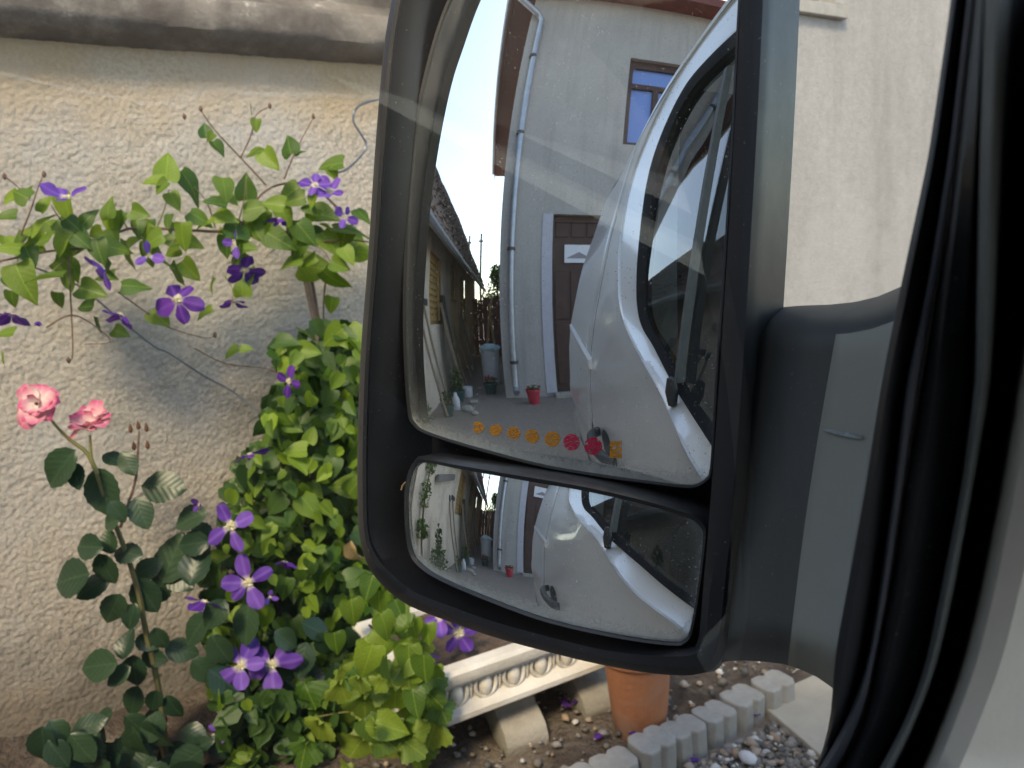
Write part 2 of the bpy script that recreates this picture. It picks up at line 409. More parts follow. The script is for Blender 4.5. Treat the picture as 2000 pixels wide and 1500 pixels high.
# ---------------- rough-cast garden wall with ledge
wall = thing('garden_wall', 'beige rough-cast garden wall behind the flowering climber, with a stained concrete ledge', 'wall', None, (WX, 0, 0))
WY0, WY1 = -1.98, 1.16
ys = [WY0+(-.42-WY0)*i/60 for i in range(60)]+[-.42+(1.16+.42)*i/395 for i in range(396)]
zs = [.0+1.79*i/440 for i in range(441)]
vs, fs = [], []
for y in ys:
    for z in zs:
        q = noise.voronoi(V((y*105, z*105, .5)))[0][0]; q2 = noise.voronoi(V((y*190, z*190, 3.5)))[0][0]
        d = .0055*(.5-q)+.0024*(.5-q2)+.009*noise.noise(V((y*3, z*3, 9)))+.002*noise.noise(V((y*28, z*28, 1)))
        vs.append((d, y, z))
nz = len(zs)
for i in range(len(ys)-1):
    for j in range(nz-1): a = i*nz+j; fs.append((a, a+nz, a+nz+1, a+1))
obj('rendered_face', mesh('rendered_face', vs, fs, M['stucco'], True), wall)
MB().box((-.30, WY0, 0), (-.03, WY1, 2.08)).build('core', M['stucco'], wall)
MB().box((-.33, WY0-.01, 2.081), (.03, WY1, 2.13)).build('coping', M['ledge'], wall, bevel=.008)
# ledge: weathered moulded band
prof = [(-.02, 1.735), (.05, 1.752), (.085, 1.772), (.090, 1.785), (.090, 1.838), (.082, 1.848), (.04, 1.862), (-.005, 1.90), (-.02, 1.905)]
rings = []
N = 110
for i in range(N+1):
    y = WY0+(WY1-WY0)*i/N
    r = []
    for k, (x, z) in enumerate(prof):
        j = .004*noise.noise(V((y*9, z*30, k)))+.003*noise.noise(V((y*40, z*30, k)))
        r.append(V((x+j+(0 if 0 < k < 5 else 0), y, z+j*.8)))
    rings.append(r)
MB().loft(rings, closed=False).build('ledge', M['ledge'], wall, smooth=True)
vs, fs = [], []
for i in range(121):
    for j in range(41):
        y = WY0+(WY1-WY0)*i/120; z = 1.885+.195*j/40
        vs.append((.004*noise.noise(V((y*30, z*30, 2)))-.012, y, z))
for i in range(120):
    for j in range(40): a = i*41+j; fs.append((a, a+41, a+42, a+1))
obj('upper_face', mesh('upper_face', vs, fs, M['ledge'], True), wall)

# ---------------- grey house beyond the mirror, with a window
gh = thing('grey_house', 'smooth grey plastered house wall with a window, seen between mirror and door frame', 'house', None, (WX, 1.18, 0))
wy0, wy1, wz0, wz1 = 1.9-1.18, 2.893-1.18, 2.05, 3.1
mb = MB()
for a, b in (((-.3, 0, 0), (-.012, 5.0, wz0)), ((-.3, 0, wz1), (-.012, 5.0, 4.0)), ((-.3, 0, wz0), (-.012, wy0, wz1)), ((-.3, wy1, wz0), (-.012, 5.0, wz1))): mb.box(a, b)
mb.build('wall', M['plaster'], gh)
wf = MB()
for a, b in (((-.10, wy0+.002, wz0+.002), (.018, wy1-.002, wz0+.05)), ((-.10, wy1-.07, wz0+.052), (.012, wy1-.002, wz1-.052)), ((-.10, wy0+.002, wz0+.052), (.012, wy0+.07, wz1-.052)), ((-.10, wy0+.002, wz1-.05), (.012, wy1-.002, wz1-.002))): wf.box(a, b)
w_ = wf.build('window', M['kerb'], gh, bevel=.003)
MB().box((-.08, wy0+.06, wz0+.04), (-.07, wy1-.06, wz1-.04)).build('pane', M['glass'], w_)
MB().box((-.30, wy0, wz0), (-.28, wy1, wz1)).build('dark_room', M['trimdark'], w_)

# ================================================================== THE YARD BEHIND THE VAN (seen in the mirrors)
# ---------------- grey two-storey house across the yard
HY = -5.15
HX = -.50
bh = thing('plastered_house', 'tall grey-violet plastered house across the yard with brown door and red eaves', 'house', None, (HX, HY, 0))
def hp(x, z, y=0): return V((x-HX, y, z))
dx0, dx1, dz1 = .29, 1.32, 2.49
wx0, wx1, wz0_, wz1_ = 1.28, 2.35, 3.55, 4.97
HT = 5.95; HXR = 4.6
mb = MB()
def wb(x0, x1, z0, z1): mb.box((x0-HX, -.35, z0), (x1-HX, 0, z1))
wb(HX, dx0, 0, HT); wb(dx0, dx1, dz1, wz0_); wb(dx1, HXR, 0, wz0_)
wb(dx0, wx0, wz0_, HT); wb(wx0, wx1, wz1_, HT); wb(wx1, HXR, wz0_, HT)
mb.build('front_wall', M['hplaster'], bh)
MB().add([(0.001, -.351, 0), (.28, -9.0, 0), (.28, -9.0, HT-.02), (.001, -.351, HT-.02), (5.1, -.351, 0), (5.1, -9, 0), (5.1, -9, HT-.02), (5.1, -.351, HT-.02)],
         [(0, 1, 2, 3), (1, 5, 6, 2), (5, 4, 7, 6)]).build('side_wall', M['hplaster'], bh)
MB().box((dx0-.0-HX-.0, .0, 0), (dx0-HX+.13, .012, dz1)).v
# pale strip of older plaster beside the door
MB().box((dx0-.16-HX, .001, .05), (dx0-.005-HX, .012, 2.49)).build('door_surround', pm('pale_plaster', (.50, .50, .56), (.44, .44, .50), 12, .9), bh, bevel=.003)
d = MB().box((dx0+.02-HX, -.20, .02), (dx1-.02-HX, -.14, dz1-.02)).build('door', M['wood'], bh)
for k in range(4):
    x = dx0+.06+k*.24-HX
    for z0, z1 in ((.15, 1.0), (1.06, 1.72), (2.2, 2.42)):
        MB().box((x, -.14, z0), (x+.20, -.122, z1)).build('door_panel', M['wood'], d, bevel=.006)
MB().box((dx0-HX, -.26, dz1-.09), (dx1-HX, -.10, dz1)).build('door_frame', M['wood'], d)
sg = MB().box((.49-HX, -.118, 1.84), (.92-HX, -.108, 2.09)).build('door_sign', M['sign'], bh)
MB().add([(.52-HX, -.106, 1.90), (.89-HX, -.106, 1.90), (.80-HX, -.106, 1.95), (.71-HX, -.106, 1.99), (.60-HX, -.106, 1.94)], [(0, 1, 2, 3, 4)]).build('sign_print', M['signgrey'], sg)
MB().box((dx0-.05-HX, .0, 0), (dx1+.05-HX, .18, .06)).build('doorstep', M['concrete'], bh, bevel=.008)
wn_ = MB()
for a, b in (((wx0-HX, -.16, wz0_), (wx0+.09-HX, -.08, wz1_)), ((wx1-.09-HX, -.16, wz0_), (wx1-HX, -.08, wz1_)), ((wx0-HX, -.161, wz1_-.12), (wx1-HX, -.081, wz1_)), ((wx0-HX, -.161, wz0_), (wx1-HX, -.081, wz0_+.07)), ((wx0-HX, -.162, 4.50), (wx1-HX, -.082, 4.58)), ((1.74-HX, -.163, wz0_), (1.83-HX, -.083, 4.5))): wn_.box(a, b)
w2 = wn_.build('window', M['wood'], bh)
gb = NT('window_blue'); gb.set((.16, .26, .60), .15, .6)
MB().box((wx0+.05-HX, -.14, wz0_), (wx1-.05-HX, -.13, wz1_)).build('pane', gb.m, w2)
# eaves, soffit, gutter, pipe
e0 = -.40-.0
MB().box((e0, -9.0, HT), (5.4, .34, HT+.03)).build('soffit', M['fascia'], bh)
MB().add([(-.40, .34, HT+.032), (5.4, .34, HT+.032), (5.4, -9, HT+.032), (-.40, -9, HT+.032), (2.5, .34-2, HT+1.7), (2.5, -7, HT+1.7)], [(0, 1, 4), (1, 2, 5, 4), (2, 3, 5), (3, 0, 4, 5)]).build('roof', M['rooftile'], bh)
MB().box((-.42, .341, HT-.02), (5.4, .36, HT+.14)).build('front_fascia', M['fascia'], bh)
MB().add([(-.421, .34, HT-.12), (-.421, -9, HT-.12), (-.421, -9, HT+.14), (-.421, .34, HT+.14), (-.401, .34, HT-.12), (-.401, -9, HT-.12), (-.401, -9, HT+.14), (-.401, .34, HT+.14)],
         [(0, 1, 2, 3), (5, 4, 7, 6), (0, 4, 5, 1)]).build('side_fascia', M['fascia'], bh)
g = [V((-.47, .34-i*.35, HT+.02)) for i in range(27)]
MB().tube(g, .055, 8).build('gutter', M['zinc'], bh, smooth=True)
px = .19
MB().tube([(-.47, .25, HT-.02), (-.40, .22, HT-.14), (px-.08, .08, HT-.42), (px, .065, HT-.52), (px-.01, .065, 3.0), (px-.03, .065, .35), (px-.03, .09, .16), (px-.03, .18, .1)], .048, 10).build('drainpipe', M['zinc'], bh, smooth=True)
for z in (.5, 2.0, 3.6, 4.8):
    MB().lathe([(.05, -.02), (.062, -.02), (.062, .02), (.05, .02)], (px-.02, .065, z), 12).build('pipe_bracket', M['steel'], bh)

# ---------------- old low house along the left of the yard
oh = thing('old_house', 'old low ochre plastered house with sagging dark tile roof, running back along the yard', 'house', None, (-1.62, -2.0, 0))
def wxl(y): return .2*(y/-9.)               # wall drifts inward to the rear, local
vs, fs = [], []
NYo, NZo = 90, 24
holes = [(-3.75, -2.8, 1.06, 1.93), (-5.75, -4.9, 1.40, 2.05), (-7.3, -6.4, 1.0, 1.95)]
for i in range(NYo+1):
    for j in range(NZo+1):
        y = -10.5*i/NYo; z = 2.22*j/NZo
        vs.append((wxl(y)+.02*noise.noise(V((y*1.3, z*1.3, 0)))+.008*noise.noise(V((y*7, z*7, 4))), y, z))
for i in range(NYo):
    for j in range(NZo):
        yc = -10.5*(i+.5)/NYo; zc = 2.22*(j+.5)/NZo
        if any(a < yc < b and c < zc < d_ for a, b, c, d_ in holes): continue
        a = i*(NZo+1)+j; fs.append((a, a+1, a+NZo+2, a+NZo+1))
obj('front_wall', mesh('old_front', vs, fs, M['old'], True), oh)
MB().box((-1.9, -.02, 0), (-.02, 0, 2.2)).build('end_wall', M['old'], oh)
MB().box((-2.0, -10.5, 0), (-1.9, -.03, 2.2)).build('back_wall', M['old'], oh)
for a, b, c, d_ in holes:
    x = wxl((a+b)/2)
    wm = MB()
    for p, q in (((x-.12, a, c), (x-.0, a+.07, d_)), ((x-.12, b-.07, c), (x-.03, b, d_)), ((x-.121, a, d_-.07), (x-.031, b, d_)), ((x-.121, a, c), (x-.031, b, c+.06)), ((x-.119, (a+b)/2-.03, c), (x-.035, (a+b)/2+.03, d_))): wm.box(p, q)
    wo = wm.build('window', M['ochre'], oh)
    MB().box((x-.062, a-.45, c-.12), (x-.052, b+.45, d_+.12)).build('shutter', M['ochre'], wo)
    for k in range(9):
        z = c+.1+k*(d_-c-.2)/8
        MB().box((x-.050, a+.08, z), (x-.03, b-.08, z+.05)).build('slat', M['ochre'], wo)
# roof: courses of uneven tiles, overhanging eave
vs, fs = [], []
def tile(y, s, w, l, dz):
    # s = distance up slope from the eave
    ex, ez = .30+wxl(y), 2.03
    cx, cz = -cos(radians(64)), sin(radians(64))
    j = random.uniform(-.02, .02)
    n = V((sin(radians(64)), 0, cos(radians(64))))
    sag = -.06*sin(pi*min(1, -y/10.5))-.04*noise.noise(V((y*.7, s, 0)))
    b = V((ex+cx*s, y, ez+cz*s+sag))+n*dz
    t = V((ex+cx*(s+l), y, ez+cz*(s+l)+sag))+n*(dz-.03)
    k = len(vs)
    for q, xo in ((b, 0), (t, 0)):
        for u, h in ((-.5, 0), (-.2, .03), (.2, .03), (.5, 0)):
            vs.append(tuple(q+V((0, u*w+j, 0))+n*h))
    for u, h in ((-.5, -.025), (-.2, .005), (.2, .005), (.5, -.025)): vs.append(tuple(b+V((0, u*w+j, 0))+n*h))
    for i in range(3):
        fs.append((k+i, k+i+1, k+4+i+1, k+4+i)); fs.append((k+8+i, k+8+i+1, k+i+1, k+i))
y = .12
while y > -10.9:
    for r in range(14):
        if random.random() < .015: continue
        tile(y+random.uniform(-.02, .02), r*.17+random.uniform(-.035, .03), .19, .23, .012+random.uniform(0, .025))
    y -= .165
o = obj('roof_tiles', mesh('roof_tiles', vs, fs, M['rooftile'])); o.parent = oh; o['kind'] = 'stuff'
ca, sa = cos(radians(64)), sin(radians(64))
MB().add([(.27, .15, 2.0), (.47, -10.8, 1.96), (.47-2.4*ca, -10.8, 1.96+2.4*sa), (.27-2.4*ca, .15, 2.0+2.4*sa), (-2.0, .15, 2.1), (-2.0, -10.8, 2.1)], [(0, 1, 2, 3), (3, 2, 5, 4)]).build('roof_deck', M['rooftile'], oh)
for y in (0, -10.5): MB().add([(0, y, 2.2), (-1.9, y, 2.2), (-.78, y, 3.95)], [(0, 1, 2)]).build('gable', M['old'], oh)
MB().tube([(.34+wxl(-i), -i*1.0, 1.99-.006*i) for i in range(12)], .05, 8).build('eave_gutter', M['zinc'], oh, smooth=True)
MB().tube([(.53, -10.8, 1.92), (.50, -10.85, 1.80), (.40, -10.9, 1.62), (.30, -10.85, 1.5)], .03, 8).build('gutter_spout', M['zinc'], oh, smooth=True)

# board added as a stand-in for a small canopy on the pale wall
o = MB().box((0, -.65, -.05), (.05, .65, .05)).build('canopy_board', M['board'], bevel=.006)
o.location = (-1.57, -3.45, 1.50); o.rotation_euler = (radians(-12), 0, 0)
tag(o, 'grey board standing in for a small canopy, slanting on the pale wall of the old house', 'board')

# red-brown board fence closing the passage
fe = thing('board_fence', 'red-brown vertical board fence closing off the far end of the passage', 'fence', None, (-1.0, -11.4, 0))
pl = MB().box((-.075, -.012, 0), (.075, .012, 1.60)).build('board', M['fence'], fe, bevel=.004)
pl.location = (-.95, 0, 0)
for k in range(1, 13):
    c = pl.copy(); COL.objects.link(c); c.parent = fe; c.location = (-.95+.16*k, random.uniform(-.01, .01), random.uniform(-.04, .04))
MB().box((-1.05, -.06, .35), (1.1, -.013, .45)).build('rail', M['fence'], fe)
MB().box((-1.05, -.06, 1.2), (1.1, -.013, 1.3)).build('rail', M['fence'], fe)

# utility poles
for x, y, h, lab in ((-1.32, -15, 4.1, 'tall thin grey utility pole standing nearest, beyond the red fence'), (-1.95, -16.5, 4.3, 'farther thin grey utility pole beside the old roof')):
    p = thing('utility_pole', lab, 'pole', 'utility poles beyond the fence', (x, y, 0))
    MB().tube([(0, 0, 0), (0, 0, h*.5), (0, 0, h)], [.055, .05, .04], 8).build('post', M['pole'], p, smooth=True)
    MB().box((-.09, -.03, h-.30), (.09, .03, h-.24)).build('bracket', M['pole'], p)
o = MB().tube([V((-1.32+(-.63)*t, -15-1.5*t, 3.85+.2*t-.1*sin(pi*t))) for t in [i/10 for i in range(11)]], .008, 5).build('overhead_wire', M['steel'])
tag(o, 'thin dark overhead wire strung between the two utility poles', 'wire')

# ---------------- trees and shrubs with real leaf faces
def leaves_mesh(name, blobs, n, size, mat, seed=1, flat=.3):
    rnd = random.Random(seed); vs, fs = [], []
    for q in range(n):
        c, r = blobs[rnd.randrange(len(blobs))]
        while True:
            p = V((rnd.uniform(-1, 1), rnd.uniform(-1, 1), rnd.uniform(-1, 1)))
            if .25 < p.length < 1: break
        P = V(c)+V((p.x*r[0], p.y*r[1], p.z*r[2]))
        a = V((rnd.gauss(0, 1), rnd.gauss(0, 1), rnd.gauss(0, flat*2))).normalized()
        b = a.cross(V((rnd.gauss(0, .5), rnd.gauss(0, .5), 1))).normalized()
        s = size*rnd.uniform(.6, 1.3); k = len(vs); nn = a.cross(b)
        vs += [tuple(P-a*s*.5), tuple(P+b*s*.30-nn*s*.08), tuple(P+a*s*.5), tuple(P-b*s*.30-nn*s*.08)]
        fs.append((k, k+1, k+2, k+3))
    return mesh(name, vs, fs, mat)
def shrub(name, label, cat, loc, blobs, n, size, mat, trunk, seed, group=None):
    t = thing(name, label, cat, group, loc)
    mb = MB(); rnd = random.Random(seed)
    for c, r in blobs:
        c = V(c); mb.tube([(rnd.uniform(-.03, .03), rnd.uniform(-.03, .03), 0), (c.x*.4, c.y*.4, c.z*.55), (c.x, c.y, c.z), (c.x+r[0]*.3, c.y, c.z+r[2]*.7)], [trunk, trunk*.7, trunk*.4, trunk*.15], 6)
    mb.build('trunk', M['bark'], t, smooth=True)
    o = obj('crown', leaves_mesh('crown', blobs, n, size, mat, seed), t); o['kind'] = 'stuff'
    return t
shrub('leafy_tree', 'sunlit leafy green tree behind the red fence, next to the grey house corner', 'tree', (-.55, -12.6, 0),
      [((0, 0, 1.7), (.55, .5, .6)), ((-.3, .1, 1.4), (.4, .4, .45)), ((.35, 0, 2.2), (.5, .5, .5)), ((-.05, .2, 2.35), (.28, .3, .35)), ((.2, -.2, 1.0), (.6, .5, .5))], 3600, .11, M['l_tree'], .06, 3)
shrub('hedge_shrub', 'round green shrub behind the far end of the old house', 'shrub', (-2.0, -12.6, 0), [((0, 0, .9), (.9, .6, .7)), ((.5, .1, 1.2), (.5, .4, .5)), ((-.6, 0, 1.1), (.6, .5, .6))], 2500, .11, M['l_tree'], .05, 5)
shrub('garden_shrub', 'bushy green shrub growing against the pale wall, low at the wide mirror edge', 'shrub', (-1.42, -2.85, 0),
      [((0, 0, .25), (.20, .30, .22)), ((.03, .18, .38), (.13, .16, .17)), ((-.02, -.22, .34), (.13, .17, .17)), ((0, .0, .62), (.06, .08, .20))], 620, .06, M['l_clemd'], .012, 8)
shrub('wall_climber', 'leafy climber on a post at the left edge of the wide mirror', 'climber', (-1.55, -2.32, 0),
      [((0, 0, 1.10), (.10, .14, .18)), ((.03, .06, .72), (.09, .12, .12)), ((0, -.05, 1.45), (.10, .12, .14))], 330, .07, M['l_clem'], .02, 9)

# ---------------- bin, pots, bucket, tools, planks in the yard
b = thing('rain_barrel', 'white upright barrel with a pale blue sheet on top, at the passage mouth', 'barrel', None, (-.74, -6.5, 0))
MB().lathe([(0, 0), (.155, 0), (.165, .02), (.17, .30), (.175, .55), (.185, .56), (.185, .585), (.16, .59), (0, .59)], n=28).build('body', M['binw'], b, smooth=True)
mb = MB(); rings = []
for k, (r, z) in enumerate([(.195, .57), (.20, .60), (.17, .63), (.10, .655), (.02, .66)]):
    rings.append([V((r*cos(a)*(1+.08*sin(3*a+k)), r*sin(a)*(1+.06*cos(4*a)), z+.012*sin(5*a+k*2))) for a in [2*pi*i/28 for i in range(28)]])
mb.loft(rings, cap1=True).build('lid', M['cyan'], b, smooth=True)
def flowerpot(name, label, loc, r, h, mat, fm, n, fh, seed):
    t = thing(name, label, 'flower pot', None, loc)
    MB().lathe([(0, 0), (r*.72, 0), (r*.95, h*.82), (r*1.05, h*.83), (r*1.05, h), (r*.92, h), (r*.88, h*.85), (0, h*.85)], n=20).build('pot', mat, t, smooth=True)
    o = obj('plant', leaves_mesh('plant', [((0, 0, h+fh*.4), (r*1.1, r*1.1, fh*.55))], n, .05, M['l_clemd'], seed), t)
    if fm:
        o = obj('blossoms', leaves_mesh('blossoms', [((0, 0, h+fh*.7), (r*1.0, r*1.0, fh*.4))], n//2, .045, fm, seed+1), t)
    return t
flowerpot('flower_pot', 'dark green pot of red flowers on the ground in front of the white barrel', (-.74, -5.55, 0), .11, .16, M['greenpot'], M['redpot'], 90, .09, 21)
flowerpot('flower_pot', 'bright red pot standing by the foot of the grey house drainpipe', (-.11, -4.72, 0), .10, .19, M['redpot'], M['p_pink'], 60, .06, 23)
flowerpot('flower_pot', 'dark pot with a rounded bush beside the leaning tools', (-1.25, -5.0, 0), .11, .15, M['greenpot'], None, 260, .34, 25)
flowerpot('flower_pot', 'small dark green pot on the ground below the slanting board', (-1.30, -4.15, 0), .09, .13, M['greenpot'], None, 110, .16, 27)
o = MB().lathe([(0, 0), (.05, 0), (.055, .13), (.03, .17), (.02, .21), (0, .21)], n=16).build('plastic_jug', M['binw'], smooth=True); o.location = (-1.22, -4.5, 0)
tag(o, 'small white plastic jug among the pots by the old house', 'jug')
o = MB().lathe([(0, 0), (.07, 0), (.08, .07), (.085, .14), (.075, .14), (.07, .02), (0, .02)], n=18).build('enamel_bucket', M['binw'], smooth=True); o.location = (-1.12, -5.35, 0)
tag(o, 'small white bucket on the ground by the old house tools', 'bucket')
def tool(label, y, top, foot, head, mat):
    t = thing('garden_tool', label, 'tool', 'long tools leaning on the old house', (foot, y, 0))
    lean = V((-1.57-foot, -.05, top))
    MB().tube([(0, 0, .02), lean*.5, lean], .017, 7).build('handle', M['ash'], t, smooth=True)
    if head == 'spade':
        u = lean.normalized(); s = V((0, 1, 0)); q = lean
        MB().prism([q-s*.07, q+s*.07, q+s*.08+u*.18, q+s*.04+u*.25, q-s*.04+u*.25, q-s*.08+u*.18], (0, 0, 0), (.012, 0, .004)).build('blade', mat, t, bevel=.002)
    else:
        q = lean; MB().box((q.x-.03, q.y-.16, q.z-.03), (q.x+.03, q.y+.16, q.z+.05)).build('head', mat, t, bevel=.006)
tool('long grey-green spade leaning on the pale wall, nearest of the tools', -4.05, 1.20, -1.30, 'spade', M['darkgreen'])
tool('rake leaning on the old house just before the shuttered window', -4.35, 1.28, -1.28, 'rake', M['steel'])
tool('hoe leaning between the shuttered windows of the old house', -6.3, 1.30, -1.22, 'rake', M['steel'])
tool('dark spade leaning below the farther shuttered window', -7.2, 1.1, -1.2, 'spade', M['steel'])
for lab, y, x0, h, m_, w in (('broad dark plank leaning on the old house under the shuttered window', -5.75, -1.25, 1.45, M['darkgreen'], .10), ('narrow pale plank leaning close to the dark plank', -5.5, -1.18, 1.35, M['ash'], .05), ('weathered plank leaning on the far part of the old house', -8.3, -1.2, 1.3, M['board'], .10)):
    o = MB().box((-.02, -w, 0), (.02, w, h)).build('leaning_plank', m_, bevel=.004)
    o.location = (x0, y, 0); o.rotation_euler = (0, -math.atan2(abs(-1.5-x0), h), 0)
    tag(o, lab, 'plank', 'planks leaning on the old house')
for lab, a, b_ in (('yellow timber leaning against the grey house corner in the passage', (-.98, -9.4, 0), (-.72, -9.6, 1.55)), ('second yellow timber crossing it in the passage', (-.66, -9.5, 0), (-.80, -9.7, 1.42))):
    o = MB().tube([a, b_], .04, 4).build('yellow_timber', M['plank']); tag(o, lab, 'timber', 'yellow timbers in the passage')
for k, (x, y, s, lab) in enumerate(((-1.05, -4.4, .09, 'flat grey rubble stone lying nearest the bushy shrub'), (-1.0, -4.85, .07, 'pale rubble stone between the pots by the old house'), (-.95, -4.2, .06, 'small rubble stone lying out on the open yard'))):
    bm = bmesh.new(); bmesh.ops.create_icosphere(bm, subdivisions=2, radius=s)
    for v in bm.verts: v.co *= 1+.25*noise.noise(v.co*14+V((k, 0, 0))); v.co.z *= .5
    me = bpy.data.meshes.new('rubble_stone'); bm.to_mesh(me); bm.free(); me.materials.append(M['concrete'])
    o = obj('rubble_stone', me); o.location = (x, y, s*.3); tag(o, lab, 'stone', 'rubble in the yard')

# ================================================================== THE VAN (camera sits inside, looking out of the door window)
PH = radians(5.5); VO = V((-.215, 0, 0))
van = thing('van', 'silver-white van with black door mirror, standing in the yard beside the flowering wall', 'van', None, VO)
van.rotation_euler = (0, 0, PH)
def W2L(p):
    q = V(p)-VO; return V((q.x*cos(PH)+q.y*sin(PH), -q.x*sin(PH)+q.y*cos(PH), q.z))
def px_local(x, y, lx):                  # picture point -> van-local point on the plane local x = lx
    a = W2L(C); d = W2L(C+ray(x, y))-a
    return a+d*((lx-a.x)/d.x)
PF = [(.18, .05), (.35, .012), (.6, -.008), (.9, .0), (1.1, .036), (1.65, .146), (1.85, .192), (1.97, .245), (2.05, .32), (2.09, .43)]
PRr = [(.18, .05), (.35, .015), (.617, -.013), (.9, -.005), (1.06, .015), (1.3, .07), (1.42, .101), (1.65, .184), (1.89, .264), (2.0, .33), (2.07, .41), (2.09, .46)]
def side(y, z):
    s = min(1, max(0, (-.7-y)/1.3)); s = s*s*(3-2*s)
    x = interp(z, PF)*(1-s)+interp(z, PRr)*s
    if y < -2.16: x += 1.6*(-2.16-y)**2
    if y > .9: x += .25*(y-.9)**2
    return x
# window outlines in (y, z)
A_ = [(-.45, 1.86), (-.70, 1.80), (-.88, 1.66), (-.90, 1.52), (-.829, 1.348), (-.70, 1.2), (-.612, 1.133), (-.47, 1.07), (-.296, 1.013), (-.126, .962), (.061, .883), (.2, .850), (.33, .81), (.43, .80), (.50, .86), (.54, 1.0), (.56, 1.2), (.52, 1.42), (.35, 1.64), (.0, 1.80)]
B_ = [(-.40, 1.765), (-.56, 1.74), (-.66, 1.62), (-.665, 1.50), (-.592, 1.31), (-.53, 1.2), (-.47, 1.13), (-.39, 1.08), (-.27, 1.04), (-.10, .975), (.062, .925), (.2, .88), (.31, .85), (.39, .85), (.44, .9), (.47, 1.0), (.49, 1.2), (.46, 1.36), (.30, 1.54), (-.02, 1.68)]
G_ = [(-.34, 1.64), (-.43, 1.60), (-.46, 1.5), (-.44, 1.40), (-.37, 1.271), (-.345, 1.19), (-.325, 1.126), (-.27, 1.08), (-.18, 1.045), (-.07, 1.005), (.06, .945), (.2, .902), (.29, .875), (.35, .88), (.40, .93), (.43, 1.02), (.45, 1.2), (.42, 1.32), (.27, 1.46), (-.02, 1.58)]
def curve2(P, n=6): return [(p.x, p.y) for p in catmull([V((a, b, 0)) for a, b in P], n, True)]
A2, B2, G2 = curve2(A_), curve2(B_), curve2(G_)
G2 = [(b[0]+.42*(g_[0]-b[0]), b[1]+.42*(g_[1]-b[1])) for b, g_ in zip(B2, G2)]
cen = (-.08, 1.25)
Y0, Y1, Z0, Z1 = -1.13, .72, .24, 1.93
def outer_pt(a):
    dy, dz = a[0]-cen[0], a[1]-cen[1]
    k = min([((Y1 if dy > 0 else Y0)-cen[0])/dy if abs(dy) > 1e-6 else 9e9, ((Z1 if dz > 0 else Z0)-cen[1])/dz if abs(dz) > 1e-6 else 9e9])
    return (cen[0]+dy*k, cen[1]+dz*k)
out = [outer_pt(a) for a in A2]
for cy, cz in ((Y0, Z0), (Y0, Z1), (Y1, Z0), (Y1, Z1)):
    i = min(range(len(out)), key=lambda k: (out[k][0]-cy)**2+(out[k][1]-cz)**2); out[i] = (cy, cz)
rings = []
for t in [0, .02, .06, .12, .2, .3, .4, .5, .6, .7, .8, .9, 1]:
    rings.append([V((side(a[0]+(o_[0]-a[0])*t, a[1]+(o_[1]-a[1])*t)+(-.012*exp(-t*14)), a[0]+(o_[0]-a[0])*t, a[1]+(o_[1]-a[1])*t)) for a, o_ in zip(A2, out)])
door = MB().loft(rings).build('front_door', M['paint'], van, smooth=True)
r0 = rings[0]
def ins(P, d): return [V((side(y, z)+d, y, z)) for y, z in P]
mid = [((a[0]*.5+b[0]*.5), (a[1]*.5+b[1]*.5)) for a, b in zip(A2, B2)]
MB().loft([r0, ins(A2, -.006), ins(mid, .010), ins(B2, .016)]).build('window_flange', M['paint'], door, smooth=True)
midg = [((a[0]*.6+b[0]*.4), (a[1]*.6+b[1]*.4)) for a, b in zip(B2, G2)]
MB().loft([ins(B2, .018), ins(B2, .006), ins(midg, .002), ins(G2, .012), [V((p.x+.03*max(0, p.z-1.22), p.y, p.z)) for p in ins(G2, .030)]]).build('window_seal', M['seal'], door, smooth=True)
gl = MB(); c0 = V((side(*cen)+.016, *cen)); ring = ins(G2, .016); k = len(ring)
gl.add([c0]+[c0.lerp(p, .5) for p in ring]+[V((side(p.y*1., p.z)+.016, p.y, p.z)) for p in ring], [(0, 1+i, 1+(i+1) % k) for i in range(k)]+[(1+i, 1+(i+1) % k, 1+k+(i+1) % k, 1+k+i)[::1] for i in range(k)])
for v in gl.v: v.x = side(v.y, v.z)+.016+.03*max(0, v.z-1.22)
gm = mesh('window_pane', gl.v, gl.f, None, True)
for nm_, mt_, keep_rear in (('front_pane', M['glass'], False), ('rear_pane', M['tinted'], True)):
    bm = bmesh.new(); bm.from_mesh(gm); bmesh.ops.recalc_face_normals(bm, faces=bm.faces)
    nrm_ = V((0, 1, .05)) if keep_rear else V((0, -1, -.05))
    bmesh.ops.bisect_plane(bm, geom=bm.verts[:]+bm.edges[:]+bm.faces[:], plane_co=V((0, -.10, 1.2)), plane_no=nrm_, clear_outer=True)
    if sum(f_.normal.x for f_ in bm.faces) > 0: bmesh.ops.reverse_faces(bm, faces=bm.faces)
    me = bpy.data.meshes.new(nm_); bm.to_mesh(me); bm.free(); me.materials.append(mt_); me.polygons.foreach_set('use_smooth', [True]*len(me.polygons)); obj(nm_, me, door)
# divider bar with knob near the rear edge of the pane
dvp = [V((side(y, z)-.002, y, z)) for y, z in ((-.085, .99), (-.10, 1.2), (-.12, 1.4), (-.145, 1.61))]
mb = MB()
for p, q in zip(dvp, dvp[1:]): mb.loft([[p+V((a, b, 0)) for a, b in ((0, -.007), (0, .007), (.014, .007), (.014, -.007))], [q+V((a, b, 0)) for a, b in ((0, -.007), (0, .007), (.014, .007), (.014, -.007))]])
mb.build('window_divider', M['trimdark'], door, smooth=True)
MB().lathe([(0, -.028), (.008, -.024), (.012, 0), (.008, .024), (0, .028)], (side(-.08, .975)-.008, -.08, .975), 12).build('divider_foot', M['rubber'], door, smooth=True)
